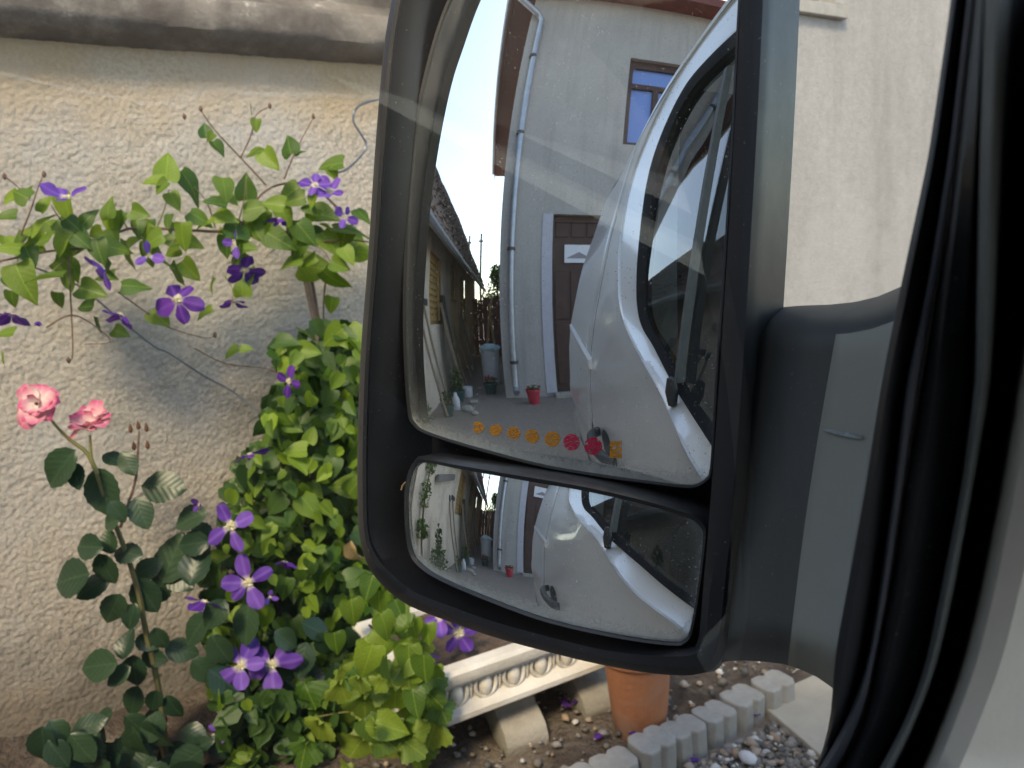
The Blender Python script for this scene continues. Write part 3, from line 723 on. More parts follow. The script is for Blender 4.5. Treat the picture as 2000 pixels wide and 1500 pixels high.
# door handle: recessed cup and bowed grip
hz, hy = .66, -.79
MB().loft([[V((side(hy+r*.10*cos(a), hz+r*.05*sin(a))-.0015-.004*(1-r), hy+r*.10*cos(a), hz+r*.05*sin(a))) for a in [2*pi*i/24 for i in range(24)]] for r in (1, .93)], cap1=True).build('handle_cup', M['rubber'], door, smooth=True)
hp_ = catmull([(side(-.63, hz)-.002, -.63, hz-.012), (-.040, -.67, hz-.008), (-.056, -.78, hz), (-.046, -.90, hz+.006), (side(-.95, hz)-.002, -.95, hz+.008)], 6)
MB().tube(hp_, [.012]+[.019]*(len(hp_)-2)+[.012], 10).build('door_handle', M['black'], door, smooth=True)
# rear body side
vs, fs = [], []; zz = [.24+(1.93-.24)*i/46 for i in range(47)]+[1.955, 1.975, 2.0, 2.03, 2.06, 2.08]
yy = [-1.142-(2.42-1.142)*i/70 for i in range(71)]
for y in yy:
    for z in zz:
        x = side(y, z)
        x += .008*exp(-((y+1.22)/.008)**2)               # door shut line
        x += .010*exp(-((z-.50)/.012)**2)*(1 if y < -1.06 else 0)
        x -= .006*exp(-((z-.62)/.06)**2)
        vs.append((x, y, z))
nz = len(zz)
for i in range(len(yy)-1):
    for j in range(nz-1): a = i*nz+j; fs.append((a, a+1, a+nz+1, a+nz))
obj('rear_side_panel', mesh('rear_side_panel', vs, fs, M['paint'], True), van)
# sliding-door rail
rl = catmull([(side(-2.14, 1.035)-.004, -2.14, 1.035), (side(-1.7, .99)-.010, -1.7, .985), (side(-1.06, .915)-.012, -1.06, .915)], 8)
mb = MB(); rings = []
for p in rl: rings.append([p+V((a, 0, b)) for a, b in ((.012, -.022), (-.004, -.018), (-.006, .016), (.012, .024))])
mb.loft(rings, cap0=True, cap1=True).build('sliding_rail', M['paint'], van, smooth=True)
# roof edge gutter line, roof, rear, floor, far side, front
mb = MB(); rings = []
for y in [1.0-.08*i for i in range(44)]:
    s = side(y, 2.08)
    rings.append([V((s, y, 2.081)), V((s+.15, y, 2.115)), V((.85, y, 2.14)), V((1.5-s-.15+.2, y, 2.115)), V((1.72-s, y, 2.081))])
mb.loft(rings, closed=False).build('roof', M['paint'], van, smooth=True)
mb = MB(); rings = []
for y in [.72-.05*i for i in range(34)]:
    rings.append([V((side(y, z)-.0005, y, z)) for z in (1.936, 1.955, 1.975, 2.0, 2.03, 2.06, 2.081)])
mb.loft(rings, closed=False).build('cant_rail', M['paint'], van, smooth=True)
MB().tube([V((side(y, 1.99)-.006, y, 1.99)) for y in [.7-.1*i for i in range(30)]], .011, 6).build('roof_gutter', M['paint'], van, smooth=True)
for z in (1.935,):
    MB().tube([V((side(y, z)+.004, y, z)) for y in [.7-.1*i for i in range(30)]], .007, 6).build('roof_seam', M['rubber'], van, smooth=True)
MB().box((.5, -2.46, .25), (1.2, -2.40, 2.06)).build('rear_doors', M['paint'], van, bevel=.02)
MB().box((.04, -2.4, .2), (1.68, 1.0, .26)).build('floor_pan', M['rubber'], van)
mb = MB(); mb.box((1.66, -2.4, .26), (1.70, .9, .9)); mb.box((1.60, -2.4, .9), (1.66, -.6, 2.05)); mb.build('far_side_panel', M['paint'], van)
MB().box((.25, -.72, .26), (1.6, -.68, 1.86)).build('bulkhead', M['seal'], van)
mb = MB(); mb.add([(side(.725, z), .725, z) for z in (.24, .5, .75, .92)]+[(side(1.2, z)+.02, 1.2, z) for z in (.24, .5, .75, .90)]+[(.35, 1.75, z) for z in (.24, .5, .72, .80)],
       [(i, i+1, i+5, i+4) for i in range(3)]+[(i+4, i+5, i+9, i+8) for i in range(3)]); mb.build('front_wing', M['paint'], van, smooth=True)
MB().add([(.02, .72, .94), (1.68, .72, .94), (1.4, 1.75, .80), (.35, 1.75, .80)], [(0, 1, 2, 3)]).build('bonnet', M['paint'], van)
MB().add([(.35, 1.75, .80), (1.4, 1.75, .80), (1.4, 1.75, .24), (.35, 1.75, .24)], [(0, 1, 2, 3)]).build('grille', M['rubber'], van)
MB().add([(.07, 1.0, .95), (1.65, 1.0, .95), (1.5, .35, 2.05), (.24, .35, 2.05)], [(0, 1, 2, 3)]).build('windscreen', M['glass'], van)
MB().add([(.05, .58, .55), (1.6, .58, .55), (1.6, .62, .86), (.05, .62, .86), (.06, .98, .93), (1.62, .98, .93)], [(0, 1, 2, 3), (3, 2, 5, 4)]).build('dashboard', M['seal'], van)
for yw in (.95, -1.72):
    w_ = MB().lathe([(.13, -.085), (.22, -.085), (.245, -.06), (.245, .06), (.22, .085), (.13, .085)], n=28).build('tyre', M['rubber'], van, smooth=True)
    w_.matrix_local = Matrix.Translation((.12, yw, .245)) @ Matrix.Rotation(pi/2, 4, 'Y')
    r_ = MB().lathe([(.0, -.05), (.05, -.05), (.10, -.03), (.13, -.07), (.135, -.08)], n=28).build('rim', M['zinc'], w_, smooth=True)

# ---------------- near frame of the door window, seen from inside
rows = [-80, 0, 300, 575, 750, 950, 1150, 1300, 1400, 1500, 1600]
B = [[1868, 1858, 1815, 1757, 1722, 1692, 1656, 1628, 1626, 1597, 1540],
     [1897, 1888, 1853, 1808, 1768, 1745, 1717, 1693, 1657, 1600, 1530],
     [1914, 1905, 1870, 1826, 1797, 1766, 1738, 1708, 1690, 1642, 1580],
     [1926, 1922, 1912, 1905, 1902, 1876, 1836, 1806, 1770, 1718, 1655],
     [1980, 1975, 1960, 1948, 1938, 1902, 1866, 1832, 1795, 1746, 1690],
     [2100, 2080, 2050, 2015, 1985, 1952, 1912, 1876, 1840, 1800, 1750],
     [2700, 2700, 2650, 2600, 2560, 2500, 2450, 2400, 2350, 2300, 2250]]
def bx(k, y): return interp(y, list(zip(rows, B[k])))
RW = [-80+1680*i/48 for i in range(49)]
smooth_b = []
for k in range(7):
    c = [bx(k, y) for y in RW]
    for it in range(2): c = [c[0]]+[(c[i-1]+2*c[i]+c[i+1])/4 for i in range(1, len(c)-1)]+[c[-1]]
    smooth_b.append(c)
def strip(name, mat, k0, k1, cols, parent=van):     # cols: (t across, local x depth)
    mb = MB(); rings = []
    for i, y in enumerate(RW):
        a, b = smooth_b[k0][i], smooth_b[k1][i]
        ex = interp(y, [(0, .098), (750, .070), (1500, .032)])
        rings.append([px_local(a+(b-a)*t, y, lx+ex) for t, lx in cols])
    return mb.loft(rings, closed=False).build(name, mat, parent, smooth=True)
strip('window_frame', M['rubber'], 0, 1, [(-.02, -.035), (0, -.002), (.25, .001), (.7, .002), (1, .000), (1.02, -.004)])
strip('glass_channel_seal', M['rubber2'], 1, 2, [(0, .000), (.08, .005), (.35, .009), (.75, .010), (.94, .006), (1, .0)])
strip('inner_frame', M['black'], 2, 3, [(0, .001), (.06, .010), (.3, .016), (.8, .020), (1, .018)])
strip('frame_ridge', M['trimdark'], 3, 4, [(0, .018), (.15, .028), (.5, .032), (.85, .030), (1, .022)])
strip('frame_gap', M['rubber'], 4, 5, [(0, .022), (.3, .015), (.8, .018), (1.02, .034)])
strip('pillar_trim', M['trim'], 5, 6, [(0, .030), (.02, .038), (.06, .044), (.15, .052), (.35, .062), (.7, .072), (1, .08)])

# ---------------- door mirror
n1 = V((.54381, -.8362, .07098)).normalized(); M1 = V((-.44991, .29861, 1.15379)); R1 = 1.2
n2 = V((.57602, -.80172, .15951)).normalized(); M2 = V((-.4382, .2652, .94963)); R2 = .46349
def on_plane(x, y, h, n=n1, P=M1):
    d = ray(x, y); return C+d*(((P+n*h)-C).dot(n)/d.dot(n))
def on_sphere(p, n, P, R, h=0.0):            # drop a point on to the convex glass along n
    c = P-n*R; q = p-c; a = q.dot(n); r2 = (q-n*a).length_squared
    return c+(q-n*a)+n*(sqrt(max(0, R*R-r2))+h)
def offs(P, fn):                             # push a closed picture outline inward by fn(x, y)
    m = len(P); out = []
    for i in range(m):
        a, b = P[i-1], P[(i+1) % m]; t = V((b[0]-a[0], b[1]-a[1], 0)).normalized(); nn = V((-t.y, t.x, 0))
        d = fn(*P[i]); out.append((P[i][0]+nn.x*d, P[i][1]+nn.y*d))
    return out
def dens(P, n=4): return [(p.x, p.y) for p in catmull([V((a, b, 0)) for a, b in P], n, True)]
CR = [(768, 0), (752, 100), (735, 300), (722, 500), (714, 600), (707, 700), (703, 800), (701, 900), (702, 1000), (706, 1050), (720, 1100), (750, 1142), (800, 1180), (880, 1212), (960, 1240), (1050, 1265), (1150, 1290), (1250, 1310), (1320, 1318), (1365, 1316), (1400, 1300), (1418, 1260), (1425, 1200), (1440, 1000), (1455, 800), (1468, 600), (1480, 400), (1491, 200), (1500, 0), (1506, -200), (1490, -330), (1440, -400), (1200, -420), (1000, -410), (900, -370), (830, -270), (790, -130)]
CR = dens(CR, 4)
sgn = 1 if sum(CR[i-1][0]*CR[i][1]-CR[i][0]*CR[i-1][1] for i in range(len(CR))) > 0 else -1
def inn(P, fn): return offs(P, lambda x, y: sgn*fn(x, y))
def wR(x): return min(1, max(0, (x-1180)/220))
def wB(y): return min(1, max(0, (y-1060)/80))
H1 = .022
def pl(P, h): return [W2L(on_plane(x, y, h)) for x, y in P]
r_back = inn(CR, lambda x, y: 40*(1-wR(x)) - 62*wR(x)*(1-.9*wB(y)))
r_out = inn(CR, lambda x, y: -3*(1-wR(x))-14*wR(x)*(1-wB(y)))
r_c1 = CR
r_c2 = inn(CR, lambda x, y: 7+3*wR(x)+5*wB(y))
r_c3 = inn(CR, lambda x, y: 14+16*wR(x)+12*wB(y))
r_i = inn(CR, lambda x, y: 18+36*wR(x)*(1-.4*wB(y))+16*wB(y))
def shift(P, h): return [(x+1300*h*wl_(x), y) for x, y in P]
def wl_(x): return 1.0
r_f = [(x+27, y-5) for x, y in inn(CR, lambda x, y: 38+16*wR(x)*(1-.4*wB(y))+16*wB(y))]
R_ = [pl(r_back, -.075), pl(r_back, -.05), pl(r_out, H1-.03), pl(r_out, H1-.016), pl(r_c1, H1-.006), pl(r_c2, H1), pl(r_c3, H1-.001), pl(r_i, H1-.008), pl(r_f, -.004), pl([(x+78, y-16) for x, y in r_f], -.065)]
hs = MB().loft(R_, cap1=True, cap0=True).build('mirror_housing', M['black'], van, smooth=True)
# shell seam on the inner side face
sm = [(1558-.028*y if y < 600 else 1541, y) for y in range(-100, 600, 50)]
# glass builder
def glass(name, P, n, Pc, R, mat, dust, parent=van, rings=26):
    P = dens(P, 4); k = len(P)
    loc = [on_sphere(on_plane(x, y, 0, n, Pc), n, Pc, R) for x, y in P]
    c = sum(loc, V((0, 0, 0)))/k
    vs, ws, ds, nr, fs = [], [], [], [], []
    for r in range(rings+1):
        t = r/rings
        for i in range(k if r else 1):
            p = on_sphere(c.lerp(loc[i], t), n, Pc, R)
            vs.append(W2L(p)); ws.append(p); ds.append(dust(p, t)); nr.append((W2L(p+(p-(Pc-n*R)).normalized())-W2L(p)))
    for i in range(k): fs.append((0, 1+i, 1+(i+1) % k))
    for r in range(1, rings):
        a = 1+(r-1)*k; b = 1+r*k
        for i in range(k): fs.append((a+i, b+i, b+(i+1) % k, a+(i+1) % k))
    me = mesh(name, vs, fs, mat, True)
    bm = bmesh.new(); bm.from_mesh(me); bm.faces.ensure_lookup_table()
    if bm.faces[0].normal.dot(nr[0]) < 0: bmesh.ops.reverse_faces(bm, faces=bm.faces)
    bm.to_mesh(me); bm.free()
    at = me.attributes.new('dust', 'FLOAT', 'POINT'); at.data.foreach_set('value', ds)
    me.normals_split_custom_set_from_vertices([tuple(q) for q in nr])
    return obj(name, me, parent)
def screen(p):
    q = p-C; w = q.dot(F); return 1000+f*q.dot(RT)/w, 750-f*q.dot(UP)/w
g1 = [(842, 10), (820, 100), (799, 225), (788, 375), (783, 500), (779, 650), (781, 800), (790, 832), (815, 849), (887, 871), (1000, 901), (1075, 918), (1187, 937), (1262, 948), (1319, 956), (1349, 956), (1371, 943), (1380, 924), (1388, 837), (1396, 725), (1408, 575), (1416, 450), (1426, 262), (1431, 112), (1434, 0), (1440, -140), (1436, -240), (1410, -300), (1340, -320), (1200, -325), (1080, -310), (970, -240), (905, -130), (866, -50)]
def dust1(p, t):
    x, y = screen(p); yb = interp(x, [(780, 840), (887, 871), (1075, 918), (1262, 948), (1400, 958)])
    return max(0, min(1, 1-(yb-y)/95))*1.0+.25*max(0, (t-.93)/.07)
main = glass('mirror_glass', g1, n1, M1, R1, M['mirror'], dust1)
def ring_frame(P, w_in, h0, h1, n, Pc, R, name, mat, parent):
    a = dens(P, 4)
    s_ = 1 if sum(a[i-1][0]*a[i][1]-a[i][0]*a[i-1][1] for i in range(len(a))) > 0 else -1
    o_ = offs(a, lambda x, y: -s_*w_in); i_ = offs(a, lambda x, y: s_*2)
    def S(Q, h): return [W2L(on_sphere(on_plane(x, y, 0, n, Pc), n, Pc, R, h)) for x, y in Q]
    m_ = offs(a, lambda x, y: -s_*w_in*.5)
    return MB().loft([S(o_, h0), S(o_, h1*.5), S(m_, h1), S(i_, h1*.7), S(i_, -.001)]).build(name, mat, parent, smooth=True)
ring_frame(g1, 5, -.012, .002, n1, M1, R1, 'glass_edge', M['rubber'], main)
g2o = [(767, 940), (781, 903), (805, 895), (887, 903), (1037, 924), (1150, 944), (1262, 972), (1319, 991), (1356, 1006), (1374, 1024), (1379, 1047), (1371, 1122), (1360, 1197), (1349, 1250), (1334, 1269), (1311, 1272), (1225, 1257), (1075, 1220), (962, 1182), (850, 1141), (805, 1119), (779, 1092), (769, 1047), (765, 990)]
g2 = [(776, 946), (788, 914), (812, 907), (890, 918), (1037, 941), (1150, 961), (1258, 988), (1312, 1006), (1347, 1020), (1363, 1036), (1367, 1055), (1361, 1122), (1351, 1195), (1341, 1243), (1329, 1259), (1309, 1263), (1225, 1248), (1078, 1212), (966, 1174), (855, 1134), (812, 1112), (788, 1087), (778, 1043), (774, 990)]
def dust2(p, t):
    x, y = screen(p); yb = interp(x, [(775, 1095), (855, 1134), (966, 1174), (1078, 1212), (1225, 1248), (1345, 1265)])
    return 1.25*max(0, min(1, 1-(yb-y)/60))+.9*max(0, (t-.92)/.08)
wide = glass('wide_angle_glass', g2, n2, M2, R2, M['mirror2'], dust2)
def S2(Q, h): return [W2L(on_sphere(on_plane(x, y, 0, n2, M2), n2, M2, R2, h)) for x, y in Q]
go, gi = dens(g2o, 4), dens(g2, 4)
md = [((a[0]+b[0])/2, (a[1]+b[1])/2) for a, b in zip(go, gi)]
MB().loft([S2(go, -.035), S2(go, -.002), S2(md, .004), S2(gi, .0025), S2(gi, -.001)]).build('wide_glass_bezel', M['black2'], wide, smooth=True)
# row of marks on the main glass
for x, y, r, mt in ((923, 838, 11.5, 'orange'), (958, 843, 12, 'orange'), (994, 849, 13, 'orange'), (1031, 855, 14, 'orange'), (1071, 861, 15.5, 'orange'), (1109, 867, 16.5, 'red'), (1151, 875, 17.5, 'red')):
    pts = [W2L(on_sphere(on_plane(x+r*cos(a), y+r*sin(a), 0), n1, M1, R1, .0006)) for a in [2*pi*i/24 for i in range(24)]]
    MB().add(pts, [tuple(range(24))]).build('round_mark', M[mt], main)
pts = [W2L(on_sphere(on_plane(x, y, 0), n1, M1, R1, .0006)) for x, y in ((1184, 866), (1208, 864), (1206, 900), (1183, 898))]
MB().add(pts, [(0, 1, 2, 3)]).build('square_mark', M['orange'], main)
# fallen bit of straw on the wide mirror
pts = [W2L(on_sphere(on_plane(x, y, 0), n2, M2, R2, .001)) for x, y in ((788, 956), (790, 948), (795, 942), (802, 940))]
MB().tube(pts, .0007, 5).build('straw_bit', M['plank'], wide)
# arm between housing and door
TOP = [(1462, 640), (1485, 612), (1510, 602), (1560, 597), (1620, 595), (1670, 590), (1715, 579), (1757, 561), (1800, 540)]
BOT = [(1395, 1296), (1425, 1291), (1450, 1290), (1490, 1292), (1530, 1297), (1565, 1308), (1595, 1322), (1624, 1342), (1660, 1375)]
def dep_at(s):                                # metres along the ray, from housing to door
    return .535+(.452-.535)*s-.0*sin(pi*s)
NS, NV = 28, 30
def curve_at(P, s):
    t = s*(len(P)-1); i = min(int(t), len(P)-2); u = t-i
    a, b = P[i], P[i+1]; return a[0]+(b[0]-a[0])*u, a[1]+(b[1]-a[1])*u
def arm_pt(s, v, back=False):
    tx, ty = curve_at(TOP, s); bx_, by_ = curve_at(BOT, s)
    bow = -16*sin(pi*v)*(1-s)
    x = tx+(bx_-tx)*v+bow; y = ty+(by_-ty)*v
    d = dep_at(s)
    ed = abs(2*v-1)
    k = .050*max(0, (ed-.80)/.20)**2.2
    k += .022*max(0, (.22-s)/.22)**2           # tucks behind the housing
    k -= .012*sin(pi*min(1, max(0, s)))
    if back: k = .075
    return W2L(C+ray(x, y)*(d+k))
mb = MB()
rings = [[arm_pt(i/NS, j/NV) for j in range(NV+1)]+[arm_pt(i/NS, 1-j/6, True) for j in range(7)] for i in range(NS+1)]
mb.loft(rings, cap0=True, cap1=True).build('mirror_arm', M['arm'], van, smooth=True)
# added grey-green skin: the window-glass reflection band painted over the arm
mb = MB(); reflection_rows = []
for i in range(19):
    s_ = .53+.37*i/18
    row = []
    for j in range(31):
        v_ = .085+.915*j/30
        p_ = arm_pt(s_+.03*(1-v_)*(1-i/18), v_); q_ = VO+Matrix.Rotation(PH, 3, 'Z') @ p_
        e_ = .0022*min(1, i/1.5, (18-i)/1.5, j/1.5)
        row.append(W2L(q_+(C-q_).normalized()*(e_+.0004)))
    reflection_rows.append(row)
mb.loft(reflection_rows, closed=False).build('arm_reflection', m_black('reflection_band', (.29, .295, .25), .48, .10), van, smooth=True)
# scratch gouged in the arm
sc = [(1603, 838), (1625, 839), (1655, 844), (1686, 850), (1683, 858), (1650, 852), (1622, 845)]
pts = []
for x, y in sc:
    best = min(((arm_pt(s/60, v/60)) for s in range(61) for v in range(10, 40)), key=lambda p: (lambda q: (q[0]-x)**2+(q[1]-y)**2)(screen(VO+Matrix.Rotation(PH, 3, 'Z') @ p)))
    d = ray(x, y); a = VO+Matrix.Rotation(PH, 3, 'Z') @ best
    pts.append(W2L(C+d*((a-C).length-.0045)))
MB().add(pts, [tuple(range(len(pts)))]).build('scratch', pm('bare_scratch', (.36, .40, .39), (.16, .18, .18), 300, .6), van)
# ================================================================== GARDEN IN FRONT OF THE WALL
# ---------------- leaf and petal shapes (unit length along +y, face +z)
def leaf_mesh(name, mat, rows, fold=.18, droop=.25, lobe=0., wave=0., ser=0.):
    vs, fs = [], []
    for i, (u, w) in enumerate(rows):
        z = -droop*u*u; e = HS[i] if lobe else 0
        sw = w*(1+(ser if i % 2 else -ser))
        for t in (-1, -.5, 0, .5, 1):
            yy = u+(e if abs(t) == 1 else e*.45 if t else 0)
            vs.append((sw*t, yy, z+fold*abs(t)*w+wave*sin(u*9+t*2)*abs(t)))
    for i in range(len(rows)-1):
        for k in range(4): a = i*5+k; fs.append((a, a+1, a+6, a+5))
    return mesh(name, vs, fs, mat, True)
def prof_rows(n, fn): return [(i/n, fn(i/n)) for i in range(n+1)]
heart = lambda u: .40*(sin(pi*min(1, u*.86+.20))**.85)*(1-.25*u)+(.0 if u < .99 else -.02)
ovate = lambda u: max(.004, .36*(sin(pi*u**.85))**.75)
LM = {}
HR = [(0, .10), (.05, .29), (.14, .385), (.28, .41), (.46, .36), (.64, .26), (.80, .155), (.91, .07), (1, .004)]
HS = [0, -.10, -.09, -.04, -.01, 0, 0, 0, 0]
LM['clem'] = [leaf_mesh('clematis_leaf', M['l_clem'], HR, fd, dr, .16, wv) for fd, dr, wv in ((.16, .25, .02), (.35, .1, .03), (.05, .45, .03), (-.15, .2, .04))]
LM['clemd'] = [leaf_mesh('clematis_leaf', M['l_clemd'], HR, fd, dr, .16, wv) for fd, dr, wv in ((.16, .25, .02), (.30, .1, .03), (-.1, .35, .03))]
LM['rose'] = [leaf_mesh('rose_leaflet', M['l_rose'], prof_rows(12, ovate), fd, dr, 0, wv, .035) for fd, dr, wv in ((.12, .15, .01), (.28, .25, .02), (-.08, .1, .02))]
def grape_mesh(name, mat, k):
    rnd = random.Random(k); n = 40; vs = [(0, .12, .0)]; fs = []
    for ring, sc in ((1, .5), (2, 1.)):
        for i in range(n):
            a = -pi/2+2*pi*(i+.5)/n
            b = (a-pi/2+pi) % (2*pi)-pi                 # 0 at the tip
            r = .36+.16*cos(b)+.13*abs(cos(2.5*b))**1.2-.06
            if abs(b) > 2.75: r *= .55
            if ring == 2: r *= 1+(.055 if i % 2 else -.055)
            x, y = cos(a)*r*sc*1.08, .12+.22*sc*.9+sin(a)*r*sc
            vs.append((x, y*.9, .06*sin(3*a+k)*sc-.16*sc*sc*abs(x)-.12*max(0, y)**2))
    for i in range(n): fs.append((0, 1+i, 1+(i+1) % n)); fs.append((1+i, 1+n+i, 1+n+(i+1) % n, 1+(i+1) % n))
    return mesh(name, vs, fs, mat, True)
LM['grape'] = [grape_mesh('grape_leaf', M['l_vine'], k) for k in range(3)]
LM['dry'] = [leaf_mesh('dry_leaf', M['l_dry'], prof_rows(7, ovate), .5, .6, 0, .08)]
pet = lambda u: max(.012, .035+.42*(sin(pi*min(1, u*.93+.015)))**.8*(u**.45))
LM['lilac'] = [leaf_mesh('petal', M['p_lilac'], [(u, pet(u)*k) for u, _ in prof_rows(7, pet)], fd, dr, 0, wv) for fd, dr, wv, k in ((.18, .1, .03, .9), (-.15, .25, .04, .75), (.1, -.1, .05, 1.0))]
LM['violet'] = [leaf_mesh('petal', M['p_dark'], [(u, pet(u)*k) for u, _ in prof_rows(7, pet)], fd, dr, 0, wv) for fd, dr, wv, k in ((.18, .12, .03, 1.05), (-.2, .3, .05, .85), (.1, -.05, .05, 1.1))]
rpet = lambda u: max(.05, .48*(sin(pi*min(1, .12+u*.78)))**.7)
LM['pink'] = [leaf_mesh('petal', M['p_pink'], [(u, rpet(u)) for u, _ in prof_rows(6, rpet)], fd, dr, 0, wv, .06) for fd, dr, wv in ((.25, -.25, .06), (.1, .2, .1), (-.15, .3, .09))]
def stamen_mesh(name, mat, n=26, r=.5):
    rnd = random.Random(3); mb = MB()
    for i in range(n):
        a = rnd.uniform(0, 2*pi); q = rnd.uniform(.15, 1)
        tip = V((cos(a)*r*q, sin(a)*r*q, .42-.30*q)); mb.tube([(cos(a)*.06, sin(a)*.06, 0), tip*.6+V((0, 0, .08)), tip], [.035, .03, .045], 4)
    return mesh(name, mb.v, mb.f, mat)
STAM = stamen_mesh('stamens', M['cream']); HEART_ = stamen_mesh('rose_heart', M['brownc'], 30, .45)

def place(name, me, parent, P, tip, nrm, s):
    y = tip.normalized(); z = (nrm-y*nrm.dot(y))
    if z.length < .05: z = y.cross(V((.3, .5, .7)))
    z.normalize(); x = y.cross(z)
    o = bpy.data.objects.new(name, me); COL.objects.link(o); o.parent = parent
    Q = P-parent.location if parent.parent is None else P
    o.matrix_basis = Matrix(((x.x*s, y.x*s, z.x*s, Q.x), (x.y*s, y.y*s, z.y*s, Q.y), (x.z*s, y.z*s, z.z*s, Q.z), (0, 0, 0, 1)))
    return o
rl_ = random.Random(11)
def idir(a): return RT*cos(radians(a))-UP*sin(radians(a))          # picture direction, 0 = right, 90 = down
def leaf(kind, parent, x, y, ln, ang, X, tilt=.55, name=None):
    P = on_x(x, y, X); s = ln*depth(P)/f
    t = idir(ang)+F*rl_.uniform(-.35, .35)
    nrm = -F*1.0+V((.0, 0, 1))*.55+V((rl_.gauss(0, tilt), rl_.gauss(0, tilt), rl_.gauss(0, tilt)))*.75
    ms = LM[kind]; t.normalize()
    return place(name or 'leaf', ms[rl_.randrange(len(ms))], parent, P-t*s*.5, t, nrm, s)
def flower(parent, x, y, dia, X, col='lilac', n=5, face=None, open_=1., a0=None, name='flower'):
    P = on_x(x, y, X); s = dia*.5*depth(P)/f
    fn = (face or (-F+V((0, 0, .15)))).normalized()
    u = fn.cross(V((0, 0, 1))).normalized(); w = fn.cross(u)
    c = bpy.data.objects.new(name, STAM if col != 'pink' else HEART_); COL.objects.link(c); c.parent = parent
    k = s*(.48 if col != 'pink' else .40)
    Q = P-parent.location
    cm = Matrix(((u.x*k, w.x*k, fn.x*k, Q.x), (u.y*k, w.y*k, fn.y*k, Q.y), (u.z*k, w.z*k, fn.z*k, Q.z), (0, 0, 0, 1)))
    c.matrix_basis = cm
    inv = cm.inverted()
    a0 = rl_.uniform(0, 6.28) if a0 is None else a0
    layers = 1 if col != 'pink' else 3
    for L in range(layers):
        for i in range(n if L < 2 else 4):
            a = a0+2*pi*(i+.5*L)/(n if L < 2 else 4)+rl_.uniform(-.18, .18)
            r = (u*cos(a)+w*sin(a))
            lift = (1-open_)*1.6+rl_.uniform(-.22, .22)+(.35*L if col == 'pink' else 0)
            t = (r*cos(lift)+fn*sin(lift)+V((rl_.gauss(0, .12), rl_.gauss(0, .12), rl_.gauss(0, .12)))).normalized()
            nn = (fn*cos(lift)-r*sin(lift))+r.cross(fn)*rl_.uniform(-.35, .35)
            sz = s*rl_.uniform(.8, 1.15)*(1-.2*L)
            ms = LM[{'lilac': 'lilac', 'violet': 'violet', 'pink': 'pink'}[col]]
            y_ = t; z_ = (nn-y_*nn.dot(y_)).normalized(); x_ = y_.cross(z_)
            o = bpy.data.objects.new('petal', ms[rl_.randrange(len(ms))]); COL.objects.link(o); o.parent = c
            B0 = Q+t*s*.06
            o.matrix_basis = inv @ Matrix(((x_.x*sz, y_.x*sz, z_.x*sz, B0.x), (x_.y*sz, y_.y*sz, z_.y*sz, B0.y), (x_.z*sz, y_.z*sz, z_.z*sz, B0.z), (0, 0, 0, 1)))
    return c
def vine(parent, pts, r, mat, name='stem', n=4):
    P = [on_x(x, y, X)-parent.location for x, y, X in pts]
    q = catmull(P, n); m = len(q)
    rr = [r*(1-.55*i/m) for i in range(m)]
    return MB().tube(q, rr, 6).build(name, mat, parent, smooth=True)

# ---------------- clematis
XC = -2.02
base = on_x(655, 1470, -2.05)
cl = thing('clematis_vine', 'purple flowering clematis climbing up the stake and sprawling across the wall', 'climber', None, (base.x, base.y, 0))
vine(cl, [(660, 1490, -2.05), (650, 1200, -2.08), (640, 900, -2.08), (630, 700, -2.08), (612, 560, -2.08), (590, 470, -2.07)], .007, M['stem'])
vine(cl, [(590, 470, -2.06), (520, 440, -2.04), (440, 452, -2.02), (340, 448, -2.0), (250, 447, -2.0), (180, 480, -2.0), (100, 490, -2.0), (0, 510, -2.0), (-60, 520, -2.0)], .0042, M['stem'])
vine(cl, [(690, 440, -2.04), (620, 370, -2.04), (560, 358, -2.02), (510, 380, -2.0), (470, 440, -2.02)], .0040, M['stem'])
vine(cl, [(520, 362, -2.02), (470, 308, -2.02), (420, 255, -2.0), (392, 215, -2.0)], .0026, M['stem'])
vine(cl, [(470, 308, -2.02), (490, 265, -2.02), (500, 225, -2.0), (527, 208, -2.0)], .0022, M['stem'])
vine(cl, [(555, 350, -2.02), (575, 300, -2.0), (590, 270, -2.0), (612, 230, -2.0)], .0022, M['stem'])
vine(cl, [(40, 460, -2.0), (60, 410, -2.0), (75, 365, -2.0), (85, 342, -2.0)], .0022, M['stem'])
vine(cl, [(170, 475, -2.0), (120, 430, -1.98), (100, 400, -1.98)], .0022, M['stem'])
vine(cl, [(134, 500, -1.98), (138, 580, -1.96), (142, 690, -1.95), (134, 704, -1.95)], .0022, M['stem'])
vine(cl, [(90, 640, -1.98), (140, 615, -1.98), (190, 640, -1.98), (215, 668, -1.98), (165, 672, -1.98)], .0018, M['stem'])
vine(cl, [(230, 570, -2.0), (300, 620, -2.0), (330, 640, -2.0), (400, 660, -2.02), (420, 655, -2.02)], .0018, M['stem'])
vine(cl, [(380, 680, -2.1), (440, 710, -2.12), (520, 720, -2.1), (560, 740, -2.08)], .0018, M['stem'])
vine(cl, [(640, 520, -2.07), (632, 620, -2.08), (655, 760, -2.08)], .003, M['stem'])
vine(cl, [(590, 480, -2.05), (650, 470, -2.0), (700, 470, -1.98), (760, 480, -1.98)], .003, M['stem'])
vine(cl, [(10, 345, -1.98), (40, 370, -1.98), (58, 392, -1.98)], .0016, M['stem'])
